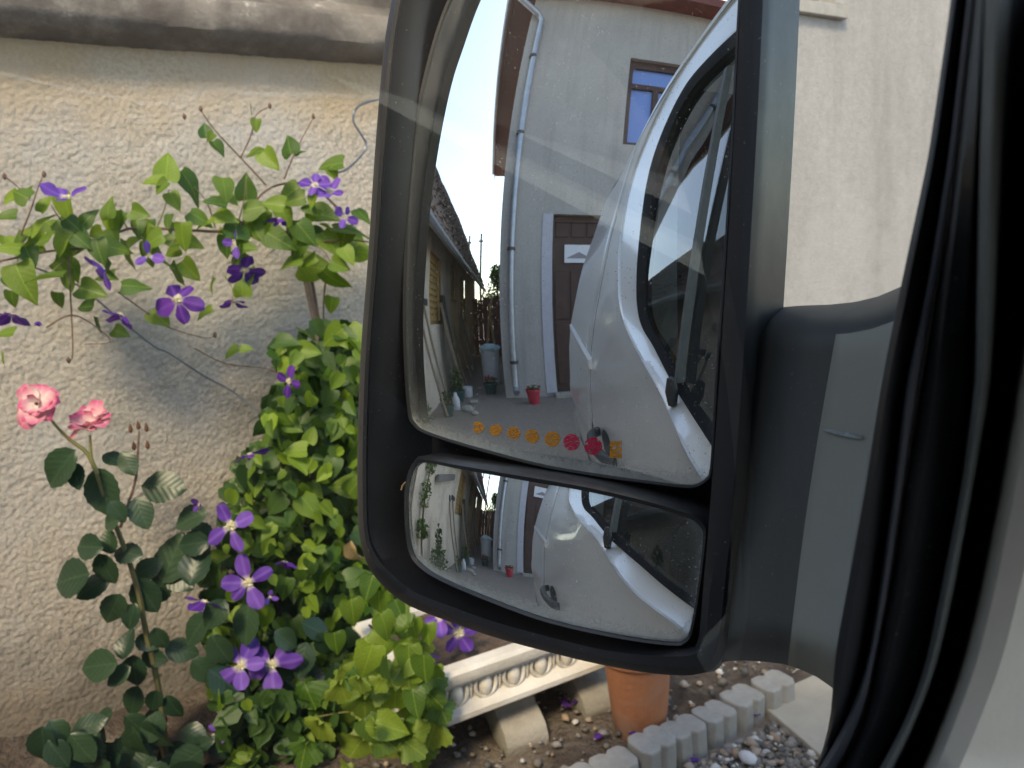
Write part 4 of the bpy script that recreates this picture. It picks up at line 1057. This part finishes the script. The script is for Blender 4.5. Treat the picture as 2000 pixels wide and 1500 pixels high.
for a in [(300, 460, 330, 370), (420, 445, 380, 365), (460, 450, 480, 350), (470, 470, 440, 540), (440, 540, 455, 600), (250, 450, 210, 410), (360, 450, 330, 480), (190, 480, 215, 540), (150, 490, 90, 540), (560, 470, 520, 500), (600, 470, 650, 520)]:
    vine(cl, [(a[0], a[1], -2.02), ((a[0]+a[2])/2+6, (a[1]+a[3])/2-6, -2.0), (a[2], a[3], -1.98)], .0020, M['gstem'], 'side_shoot')
up = [(327, 322, 58, -85), (297, 358, 52, 175), (314, 364, 46, 150), (378, 362, 72, 50), (342, 395, 46, 70), (210, 400, 60, -95), (275, 418, 56, 20), (232, 432, 40, 130), (478, 360, 56, -100), (447, 392, 52, 25), (405, 255, 38, -95), (408, 270, 26, 110), (428, 294, 46, 40), (497, 242, 34, 95), (486, 215, 24, -95), (500, 290, 44, -20), (525, 318, 52, 48), (560, 277, 58, -115), (585, 295, 26, -20), (640, 318, 60, 178), (652, 342, 30, 60), (500, 402, 66, -25), (512, 442, 80, 65), (440, 418, 58, 25), (460, 436, 62, -100), (482, 482, 66, 10), (562, 502, 70, 185), (640, 425, 64, 10), (600, 455, 54, 60), (646, 474, 64, 40), (692, 446, 72, -10), (684, 500, 46, 60), (622, 524, 74, 15), (652, 550, 62, 50), (648, 598, 36, 95), (606, 420, 50, 110), (40, 380, 48, -150), (18, 392, 44, 170), (60, 372, 30, -60), (92, 392, 62, -65), (130, 405, 64, 75), (146, 440, 62, 35), (72, 432, 66, -60), (45, 452, 56, 160), (82, 470, 62, 170), (122, 480, 54, 100), (14, 482, 54, 175), (10, 425, 44, 180), (215, 480, 62, -10), (192, 492, 50, 60), (250, 500, 66, 95), (305, 505, 76, 75), (298, 466, 54, 155), (355, 460, 66, 80), (378, 474, 44, 20), (38, 548, 86, 65), (88, 540, 78, 175), (130, 552, 48, 70), (185, 570, 62, 12), (215, 545, 38, 0), (265, 555, 64, 2), (116, 592, 42, 105), (166, 600, 48, 180), (195, 636, 42, 95), (236, 650, 46, 10), (376, 532, 52, 60), (412, 556, 40, 110), (312, 622, 48, 30), (395, 606, 38, 160), (470, 560, 56, -80), (484, 545, 50, 80), (450, 690, 34, 150), (482, 680, 26, -10), (4, 700, 30, 100), (8, 652, 44, 175), (545, 470, 58, 20), (580, 488, 60, 140), (572, 386, 50, 160), (612, 392, 52, 100), (555, 420, 44, 60), (536, 395, 48, 200), (668, 462, 50, 120), (700, 480, 56, 60), (710, 420, 50, 30), (598, 512, 50, 160), (664, 520, 48, 30), (30, 480, 60, 130), (60, 505, 54, 60), (160, 470, 50, 40), (105, 445, 50, 20), (205, 520, 46, 140), (330, 470, 44, 200), (400, 440, 50, 170), (430, 470, 44, 100), (168, 425, 44, -40), (150, 525, 44, 60), (420, 395, 48, 200), (395, 425, 50, 30)]
for x, y, ln, a in up: leaf('clem', cl, x+rl_.uniform(-4, 4), y+rl_.uniform(-4, 4), ln*rl_.uniform(.78, 1.08), a+rl_.uniform(-12, 12), XC+rl_.uniform(-.03, .10))
for q in range(40):
    x = rl_.uniform(-10, 715); yc = interp(x, [(0, 500), (200, 480), (400, 450), (560, 420), (720, 470)])
    leaf('clem', cl, x, yc+rl_.gauss(0, 42), rl_.uniform(30, 54), rl_.gauss(70, 70), XC+rl_.uniform(-.05, .06))
# main mass: outline of the column
def in_mass(x, y):
    l = interp(y, [(640, 600), (680, 530), (740, 545), (800, 520), (880, 490), (960, 440), (1040, 420), (1120, 400), (1200, 390), (1300, 405), (1400, 430), (1520, 470)])
    r = interp(y, [(640, 690), (700, 720), (1000, 740), (1120, 780), (1200, 860), (1260, 880), (1330, 800), (1400, 780), (1520, 760)])
    return l < x < r
cnt = 0
while cnt < 165:
    x, y = rl_.uniform(400, 880), rl_.uniform(650, 1510)
    if not in_mass(x, y): continue
    hi = max(0, 1-(y-650)/650)
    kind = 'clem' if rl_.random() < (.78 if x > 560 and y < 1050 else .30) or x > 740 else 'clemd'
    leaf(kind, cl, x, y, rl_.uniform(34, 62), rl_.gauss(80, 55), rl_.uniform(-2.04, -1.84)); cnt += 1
# smaller leaves filling the mass, too many to pick apart
def in_fill(x, y): return in_mass(x, y) or (690 < x < 900-abs(y-1240)*.35 and 1130 < y < 1330) or (430 < x < 760 and y > 1380)
def filler(name, mat, count, xa, xb, s0, s1, top=640):
    vs, fs = [], []
    while count > 0:
        x, y = rl_.uniform(400, 900), rl_.uniform(top, 1570)
        if not in_fill(x, y): continue
        P = on_x(x, y, rl_.uniform(xa, xb) if y < 1360 else rl_.uniform(-1.86, -1.70))-cl.location; s_ = rl_.uniform(s0, s1)
        a = (idir(rl_.gauss(85, 45))+F*rl_.uniform(-.5, .5)).normalized(); nn = -F+V((0, 0, .5))+V((rl_.gauss(0, .5), rl_.gauss(0, .5), rl_.gauss(0, .5)))
        b = a.cross(nn).normalized(); c_ = b.cross(a); k0 = len(vs); fo = rl_.uniform(-.12, .2)
        for u, w, h in ((-.45, 0, 0), (-.5, .2, fo*.5), (-.25, .38, fo), (.1, .30, fo*.8), (.5, 0, -.12), (.1, -.30, fo*.8), (-.25, -.38, fo), (-.5, -.2, fo*.5)): vs.append(tuple(P+a*u*s_+b*w*s_+c_*h*s_))
        fs += [(k0, k0+1, k0+2, k0+3, k0+4), (k0, k0+4, k0+5, k0+6, k0+7)]; count -= 1
    o = obj(name, mesh(name, vs, fs, mat), cl); o['kind'] = 'stuff'
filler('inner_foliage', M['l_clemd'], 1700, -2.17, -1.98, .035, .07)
filler('small_leaves', M['l_clems'], 420, -2.0, -1.84, .028, .055)
DN = V((.35, -.1, -.9)); UPF = V((.6, -.2, .8)); LF = -F-RT*.8; RF = -F+RT*.8
for a in [(130, 388, 92, 'lilac', 4, UPF, .7), (202, 522, 84, 'lilac', 4, LF-V((0, 0, .6)), .7), (290, 500, 60, 'lilac', 3, RF, .6), (347, 585, 104, 'violet', 5, None, 1.), (460, 476, 56, 'lilac', 3, LF, .8), (478, 526, 78, 'violet', 5, V((.4, -.1, -.5)), .8), (456, 588, 66, 'violet', 4, DN, .75), (238, 612, 76, 'violet', 4, DN-RT*.5, .55), (24, 612, 84, 'violet', 5, DN, .7), (74, 626, 24, 'violet', 4, DN, .3), (615, 362, 66, 'lilac', 4, UPF, .9), (645, 376, 78, 'lilac', 5, V((.5, -.3, .4)), .75), (545, 425, 44, 'violet', 4, DN, .5), (672, 424, 62, 'lilac', 4, RF, .8), (565, 745, 62, 'violet', 4, LF, .8), (486, 885, 66, 'violet', 4, DN, .7), (450, 1028, 108, 'lilac', 4, None, 1.), (484, 1138, 96, 'lilac', 5, None, 1.), (470, 1300, 94, 'lilac', 5, None, 1.), (530, 1298, 96, 'lilac', 5, None, 1.), (556, 1096, 50, 'violet', 4, DN, .7), (402, 1172, 72, 'violet', 4, DN-RT*.3, .7), (390, 985, 36, 'violet', 3, LF, .5), (526, 1166, 36, 'lilac', 3, RF, .6), (896, 1236, 92, 'lilac', 5, None, 1.), (828, 1276, 70, 'violet', 4, DN, .7), (858, 1205, 70, 'lilac', 5, UPF, .85), (442, 1424, 64, 'lilac', 4, UPF, .7)]:
    lo = a[1] > 700 and a[0] < 760
    flower(cl, a[0], a[1], a[2]*(1.02 if a[1] > 700 else .92), -1.80 if lo else (-1.52 if a[1] > 1100 else -1.92), a[3], a[4], a[5], a[6])
# buds at shoot tips
for x, y in ((392, 213), (527, 207), (612, 228), (86, 341), (9, 345), (134, 704), (420, 655), (360, 228)):
    P = on_x(x, y, -2.0)-cl.location; MB().lathe([(0, -.008), (.004, -.003), (.0045, .003), (0, .009)], P, 8).build('bud', M['stem'], cl, smooth=True)

# ---------------- stake
st = on_x(648, 775, -2.13); tp = on_x(585, 480, -2.10); dv = (st-tp).normalized(); ft = st+dv*((st.z-.0)/-dv.z)
o = MB().tube([ft-V((ft.x, ft.y, 0)), tp-V((ft.x, ft.y, 0))], .011, 8).build('garden_stake', M['stake'], smooth=True); o.location = (ft.x, ft.y, 0)
tag(o, 'slim brown stake carrying the clematis, bare between its two leafy parts', 'stake')
# ---------------- wires
q = [on_x(x, y, X) for x, y, X in ((60, 520, -2.1), (150, 556, -2.1), (230, 620, -2.1), (300, 676, -2.11), (330, 690, -2.13), (400, 735, -2.15), (450, 762, -2.15), (500, 800, -2.12))]
o = MB().tube(catmull(q, 5), .0022, 6).build('tie_wire', M['wire'], smooth=True); tag(o, 'thin blue-grey tie wire running slantwise over the wall under the blossoms', 'wire')
q = [on_x(x, y, X) for x, y, X in ((770, 195, -2.15), (735, 195, -2.14), (700, 208, -2.13), (690, 235, -2.13), (705, 262, -2.13), (716, 285, -2.13), (700, 310, -2.12), (675, 332, -2.08), (650, 338, -2.05))]
o = MB().tube(catmull(q, 6), .0032, 6).build('looped_cable', M['wire'], smooth=True); tag(o, 'short grey cable hanging in a curve beside the mirror housing', 'cable')

# ---------------- rose
rb = on_x(330, 1500, -1.95)
ro = thing('rose_bush', 'dark-leaved rose with two pink and white blooms in front of the pale wall', 'rose', None, (rb.x, rb.y, 0))
XR = -1.90
vine(ro, [(335, 1600, XR), (325, 1500, XR), (318, 1400, XR), (303, 1310, XR), (284, 1230, XR), (272, 1165, XR), (255, 1105, XR), (235, 1050, XR), (215, 1000, XR), (198, 955, XR), (186, 915, XR)], .0085, M['rosecane'], 'cane')
vine(ro, [(190, 925, XR), (170, 885, XR), (140, 862, XR), (115, 838, XR), (90, 808, XR)], .0050, M['gstem'], 'flower_stalk')
vine(ro, [(184, 915, XR), (178, 890, XR), (176, 850, XR)], .0048, M['gstem'], 'flower_stalk')
vine(ro, [(235, 1030, XR), (252, 980, XR), (266, 930, XR), (270, 870, XR), (272, 842, XR)], .0040, M['stem'], 'bud_stalk')
vine(ro, [(325, 1500, XR), (310, 1440, XR+.02), (318, 1405, XR+.03)], .004, M['plank'], 'cut_cane')
for x, y in ((255, 838), (286, 836), (270, 832), (288, 870), (262, 872)):
    P = on_x(x, y, XR)-ro.location; MB().lathe([(0, -.010), (.005, -.004), (.004, .004), (0, .014)], P, 8).build('bud', M['brownc'], ro, smooth=True)
flower(ro, 74, 790, 86, XR, 'pink', 8, -F+V((0, 0, .35)), .95, name='bloom')
flower(ro, 178, 830, 86, XR, 'pink', 8, -F*.35+V((.15, 0, .9)), .85, name='bloom')
RL = [(115, 915, 88, 138), (200, 962, 92, 78), (318, 950, 84, 10), (276, 1002, 62, 70), (250, 905, 50, 60), (222, 896, 44, 20), (148, 930, 50, 80), (170, 1068, 66, 172), (212, 1057, 48, -105), (250, 1080, 58, 5), (135, 1130, 98, 160), (207, 1113, 64, 80), (180, 1145, 66, 150), (220, 1190, 64, 110), (255, 1205, 50, 100), (286, 1165, 74, 60), (312, 1148, 64, -60), (245, 1257, 54, -90), (286, 1255, 44, 20), (312, 1248, 46, 60), (190, 1300, 80, 165), (262, 1312, 64, 90), (230, 1320, 50, 140), (300, 1285, 50, 5), (355, 1270, 60, 18), (260, 1370, 58, 112), (300, 1370, 44, 100), (338, 1382, 50, 60), (335, 1090, 94, -70), (383, 1100, 80, -85), (370, 1012, 66, 165), (376, 1062, 64, 175), (395, 1040, 50, 30), (290, 1110, 54, -30), (350, 1130, 66, 30), (382, 1230, 70, 120), (230, 1000, 46, 60), (214, 1022, 44, 165)]
for x, y, ln, a in RL: leaf('rose', ro, x, y, ln*1.10, a+rl_.uniform(-8, 8), XR+rl_.uniform(-.03, .05), .35)
for q in range(64):
    x = rl_.uniform(70, 520); y = rl_.uniform(1405, 1530)
    if y < 1405+max(0, (170-x)*.45): continue
    leaf('rose', ro, x, y, rl_.uniform(52, 88), rl_.gauss(60, 70), rl_.uniform(-1.95, -1.78), .5)
for x, y, ln, a in [(560, 1370, 80, 90), (590, 1290, 70, 100), (640, 1260, 66, 60), (610, 1330, 72, 30), (440, 1330, 80, 40), (430, 1270, 70, 60), (660, 1330, 74, 80), (470, 1360, 70, 100), (680, 1250, 60, 90), (480, 1220, 84, 95), (620, 1230, 70, 30), (560, 1250, 60, 40), (420, 1200, 66, 120), (520, 1400, 64, 80), (580, 1420, 60, 70), (400, 1310, 66, 50)]:
    leaf('rose', ro, x, y, ln, a, -1.80+rl_.uniform(-.03, .02), .4)

# ---------------- grape vine, lower right of the plants
gb_ = on_x(760, 1500, -1.75)
gv = thing('grape_vine', 'young yellow-green grape vine with lobed leaves beside the white trough', 'vine', None, (gb_.x, gb_.y, 0))
vine(gv, [(880, 1600, -1.70), (860, 1500, -1.70), (835, 1420, -1.72), (800, 1340, -1.72), (770, 1270, -1.74), (720, 1220, -1.78)], .006, M['bark'], 'stem')
vine(gv, [(835, 1420, -1.72), (760, 1400, -1.72), (690, 1390, -1.72), (620, 1400, -1.72)], .003, M['gstem'], 'shoot')
for x, y, ln, a in [(605, 1362, 84, 80), (620, 1432, 78, 100), (692, 1402, 100, 70), (770, 1392, 90, 95), (748, 1462, 150, 88), (828, 1382, 84, 60), (868, 1372, 72, 30), (648, 1492, 110, 90), (780, 1335, 76, 80), (700, 1300, 60, 110), (730, 1270, 64, 60), (800, 1440, 90, 40), (690, 1470, 96, 120), (590, 1480, 80, 90), (760, 1235, 56, 60), (655, 1260, 54, 100), (848, 1330, 50, 80), (720, 1350, 70, 95), (845, 1412, 66, 110), (780, 1500, 110, 80), (700, 1520, 110, 80), (820, 1475, 60, 60), (660, 1350, 66, 60), (740, 1180, 60, 90), (780, 1215, 66, 70), (720, 1150, 56, 100), (690, 1200, 60, 80)]:
    leaf('grape' if y > 1290 else 'clem', gv, x, y, ln, a+rl_.uniform(-15, 15), -1.70+rl_.uniform(-.03, .05), .40)
for q in range(34):
    x = rl_.uniform(640, 890); y = rl_.uniform(1290, 1520)
    if x > 870-(1520-y)*.05: continue
    leaf('grape', gv, x, y, rl_.uniform(50, 100), rl_.gauss(85, 45), rl_.uniform(-1.74, -1.60), .6)
for x, y, ln, a in [(800, 1330, 80, 70), (845, 1362, 90, 40), (822, 1400, 100, 90), (866, 1392, 70, 60), (790, 1440, 110, 80), (840, 1440, 90, 110), (770, 1370, 90, 100), (850, 1320, 50, 60), (815, 1480, 90, 80)]:
    leaf('grape', gv, x, y, ln, a, -1.45+rl_.uniform(-.02, .03), .35)
for q in range(26):
    leaf('clem' if q % 3 else 'grape', gv, rl_.uniform(690, 850), rl_.uniform(1185, 1335), rl_.uniform(40, 66), rl_.gauss(85, 45), rl_.uniform(-1.58, -1.42), .6)
for q in range(18):
    leaf('grape' if q % 2 else 'clem', gv, rl_.uniform(690, 850), rl_.uniform(1285, 1490), rl_.uniform(40, 78), rl_.gauss(80, 45), rl_.uniform(-1.46, -1.36), .6)
leaf('dry', gv, 690, 1085, 60, 80, -1.82); leaf('dry', gv, 825, 1325, 60, 110, -1.66)

# ---------------- white trough with egg-and-dart front
ty0, ty1, tx0, tx1 = .53, 1.10, -1.47, -1.83
tr = thing('planter_trough', 'white cast planter trough with egg-and-dart moulding, filled with brown soil', 'planter', None, ((tx0+tx1)/2, (ty0+ty1)/2, 0))
def tl(x, y, z): return V((x, y, z))-tr.location
prof = [(-.015, .152), (.0, .150), (.006, .156), (.006, .168), (-.002, .174), (-.020, .186), (-.024, .205), (-.018, .222), (-.006, .232), (-.004, .240), (.006, .243), (.010, .256), (.010, .268), (.002, .276), (-.03, .276), (-.03, .236)]
mb = MB()
cs = [(tx0, ty0, 1, -1), (tx0, ty1, 1, 1), (tx1, ty1, -1, 1), (tx1, ty0, -1, -1)]
mb.loft([[tl(x+sx*a, y+sy*a, z) for x, y, sx, sy in cs] for a, z in prof], closed=True).build('basin', M['white'], tr, smooth=True, bevel=0)
mb = MB(); mb.box(tl(tx1+.02, ty0+.02, .152), tl(tx0-.02, ty1-.02, .156)); mb.build('bottom', M['white'], tr)
vs, fs = [], []
for i in range(31):
    for j in range(41):
        x = tx1+.028+(tx0-.028-tx1-.028)*i/30; y = ty0+.028+(ty1-ty0-.056)*j/40
        vs.append(tuple(tl(x, y, .262+.010*noise.noise(V((x*25, y*25, 0)))+.005*noise.noise(V((x*70, y*70, 0))))))
for i in range(30):
    for j in range(40): a = i*41+j; fs.append((a, a+1, a+42, a+41))
obj('soil', mesh('soil', vs, fs, M['soil'], True), tr)
bm = bmesh.new(); bmesh.ops.create_uvsphere(bm, u_segments=14, v_segments=9, radius=1)
for v in bm.verts: v.co = V((v.co.x*.012, v.co.y*.017*(1-.25*(v.co.z < 0)*abs(v.co.z)), v.co.z*.026))
egg = bpy.data.meshes.new('egg'); bm.to_mesh(egg); bm.free(); egg.materials.append(M['white']); egg.polygons.foreach_set('use_smooth', [True]*len(egg.polygons))
sh = MB(); rings = []
for i in range(13):
    a = pi*(-.15+1.3*i/12); c = V((0, cos(a)*.026, .006+sin(a)*.0-.0)); c = V((0, cos(a)*.027, -sin(a)*.030+.004))
    rings.append([c+V((cos(b)*.007, cos(a)*sin(b)*.005, -sin(a)*sin(b)*.005)) for b in [2*pi*k/6 for k in range(6)]])
sh.loft(rings, cap0=True, cap1=True); shell = mesh('egg_surround', sh.v, sh.f, M['white'], True)
dart = mesh('dart', [(0, -.006, .022), (0, .006, .022), (.010, 0, .018), (0, 0, -.028)], [(0, 2, 3), (2, 1, 3), (0, 1, 2)], M['white'])
k = 0; y = ty0+.035
while y < ty1-.02:
    for me, nm in ((egg, 'egg_ornament'), (shell, 'egg_surround')):
        o = obj(nm, me, tr); o.location = tl(tx0-.016, y, .206)
    o = obj('dart', dart, tr); o.location = tl(tx0-.018, y+.037, .204)
    y += .074
# curved concrete foot under the trough
ftp = on_z(1010, 1440, 0)
pf = [(0, 0), (.20, 0), (.205, .03), (.19, .06), (.16, .075), (.13, .085), (.115, .105), (.11, .13), (.09, .148), (0, .148)]
o = MB().prism([V((a-.10, -.055, b)) for a, b in pf], (0, 0, 0), (0, .11, 0)).build('trough_foot', M['concrete'], bevel=.008, smooth=True)
o.location = (ftp.x-.02, ftp.y, .005); o.rotation_euler = (0, 0, radians(-8)); tag(o, 'curved grey concrete foot carrying the near end of the white trough', 'block')
o2 = o.copy(); COL.objects.link(o2); o2.location = (ftp.x-.03, 1.05, .005); tag(o2, 'curved grey concrete foot under the far end of the trough, behind the mirror', 'block')
o = MB().box((-.07, -.05, 0), (.07, .05, .147)).build('support_block', M['concrete'], bevel=.006); o.location = (-1.74, .62, .004); tag(o, 'plain concrete block holding up the wall side of the trough', 'block')

# ---------------- terracotta pot
pb = on_z(1250, 1420, 0.02)
tp_ = thing('terracotta_pot', 'tapered terracotta flower pot standing in the bed behind the kerb blocks', 'flower pot', None, (pb.x, pb.y, .01))
MB().lathe([(0, 0), (.056, 0), (.061, .006), (.069, .07), (.077, .16), (.081, .20), (.090, .202), (.092, .215), (.092, .255), (.088, .26), (.080, .258), (.076, .22), (0, .218)], n=40).build('pot', M['terra'], tp_, smooth=True)
MB().lathe([(0, .228), (.03, .230), (.077, .225)], n=24).build('soil', M['soil'], tp_, smooth=True)
for k in range(5):
    a = k*1.3; MB().tube([(.02*cos(a), .02*sin(a), .22), (.03*cos(a), .03*sin(a), .28), (.05*cos(a), .05*sin(a), .33)], .0025, 5).build('shoot', M['gstem'], tp_)

# ---------------- kerb blocks
ky = .80; kx = -1.265
def kerb_mesh(k):
    pl_ = [(-.05, -.046), (-.030, -.060), (.030, -.060), (.050, -.046), (.050, -.012), (.036, 0), (.050, .012), (.050, .046), (.030, .060), (-.030, .060), (-.050, .046), (-.050, .012), (-.036, 0), (-.050, -.012)]
    mb = MB().prism([V((x, y, -.02)) for x, y in pl_], (0, 0, 0), (0, 0, .115))
    o = mb.build('kerb_block', M['kerb'], None, bevel=.006); me = o.data; bpy.data.objects.remove(o); return me
KM = kerb_mesh(0)
ordw = ['first', 'second', 'third', 'fourth', 'fifth', 'sixth', 'seventh', 'eighth', 'ninth']
for k in range(7):
    o = obj('kerb_block', KM); o.scale = (.80*random.uniform(.92, 1.06), .82, random.uniform(.85, 1.0)); o.location = (kx-.004*k+random.uniform(-.012, .012), ky+.103*k, random.uniform(-.026, -.010)); o.rotation_euler = (random.uniform(-.05, .05), random.uniform(-.04, .04), random.uniform(-.10, .10)+.05)
    tag(o, 'pale notched concrete kerb block, %s of the row counted from the picture edge' % ordw[k], 'kerb block', 'kerb blocks along the bed')
# ---------------- gravel and pebbles
def pebbles(name, n, region, smin, smax, label, seed, z0=0.0):
    rnd = random.Random(seed); vs, fs = [], []
    base_v = [(1, 0, 0), (.3, .9, 0), (-.8, .6, 0), (-.8, -.6, 0), (.3, -.9, 0), (.5, .1, .75), (-.2, .5, .8), (-.3, -.45, .8), (.35, -.45, .7), (.0, .0, -.6)]
    base_f = [(0, 1, 5), (1, 6, 5), (1, 2, 6), (2, 7, 6), (2, 3, 7), (3, 4, 7), (4, 8, 7), (4, 0, 8), (0, 5, 8), (5, 6, 7, 8), (1, 0, 9), (2, 1, 9), (3, 2, 9), (4, 3, 9), (0, 4, 9)]
    while n > 0:
        p = region(rnd)
        if p is None: continue
        n -= 1
        s = smin+(smax-smin)*rnd.random()**2.2; a = rnd.uniform(0, 6.28); q = [rnd.uniform(.75, 1.25), rnd.uniform(.6, 1.), rnd.uniform(.45, .85)]
        k = len(vs)
        for v in base_v:
            x, y, z = v[0]*q[0]*rnd.uniform(.85, 1.15), v[1]*q[1]*rnd.uniform(.85, 1.15), v[2]*q[2]
            vs.append((p[0]+s*(x*cos(a)-y*sin(a)), p[1]+s*(x*sin(a)+y*cos(a)), p[2]+s*z))
        fs += [tuple(i+k for i in t) for t in base_f]
    o = obj(name, mesh(name, vs, fs, M['pebble'], True)); tag(o, label, 'gravel', None, 'stuff'); return o
def reg_gravel(r):
    x, y = r.uniform(-1.22, -.82), r.uniform(.70, 1.75)
    return (x, y, r.uniform(.0, .012))
pebbles('gravel', 5200, reg_gravel, .006, .019, 'grey and tan gravel spread along the front of the kerb blocks', 4)
def reg_bed(r):
    x, y = r.uniform(-1.8, -1.3), r.uniform(.45, 1.7)
    if -1.6 < x and r.random() < .3: return None
    return (x, y, .035+.02*noise.noise(V((x*17, y*17, 1)))+.03*noise.noise(V((x*5, y*5, 3))))
pebbles('bed_stones', 520, reg_bed, .005, .016, 'scattered small stones on the dark soil of the bed', 6)
# white pebble and fallen petals
p = on_z(1460, 1484, .012)
bm = bmesh.new(); bmesh.ops.create_icosphere(bm, subdivisions=2, radius=.017)
for v in bm.verts: v.co *= 1+.3*noise.noise(v.co*60); v.co.x *= 1.4; v.co.z *= .6
me = bpy.data.meshes.new('white_pebble'); bm.to_mesh(me); bm.free(); me.materials.append(M['binw']); me.polygons.foreach_set('use_smooth', [True]*len(me.polygons))
o = obj('white_pebble', me); o.location = p+V((0, 0, .006)); tag(o, 'bright white pebble lying in the gravel at the bottom edge', 'pebble')
for k, (x, y, side_) in enumerate(((1160, 1445, 'b'), (1105, 1360, 'b'), (1230, 1428, 'b'), (1390, 1432, 'g'), (1345, 1485, 'g'), (1475, 1392, 'g'), (1095, 1378, 'b'), (1135, 1370, 'b'))):
    p = on_z(x, y, .05 if side_ == 'b' else .022); s = .026
    o = obj('fallen_petal', LM['violet'][k % 3]); t = V((rl_.uniform(-1, 1), rl_.uniform(-1, 1), .1)).normalized(); z_ = (V((0, 0, 1))-t*t.z).normalized(); x_ = t.cross(z_)
    o.matrix_world = Matrix(((x_.x*s, t.x*s, z_.x*s, p.x), (x_.y*s, t.y*s, z_.y*s, p.y), (x_.z*s, t.z*s, z_.z*s, p.z), (0, 0, 0, 1)))
    tag(o, 'fallen dark purple petal '+('on the soil right below the terracotta pot', 'on the soil left of the pot, highest of its cluster', 'tucked against the kerb blocks under the pot', 'in the gravel close to the kerb blocks', 'on the gravel by the bottom edge of the picture', 'on the gravel beside the concrete slab', 'on the soil, lowest of the cluster left of the pot', 'on the soil, nearest the pot on its left side')[k], 'petal', 'fallen petals')
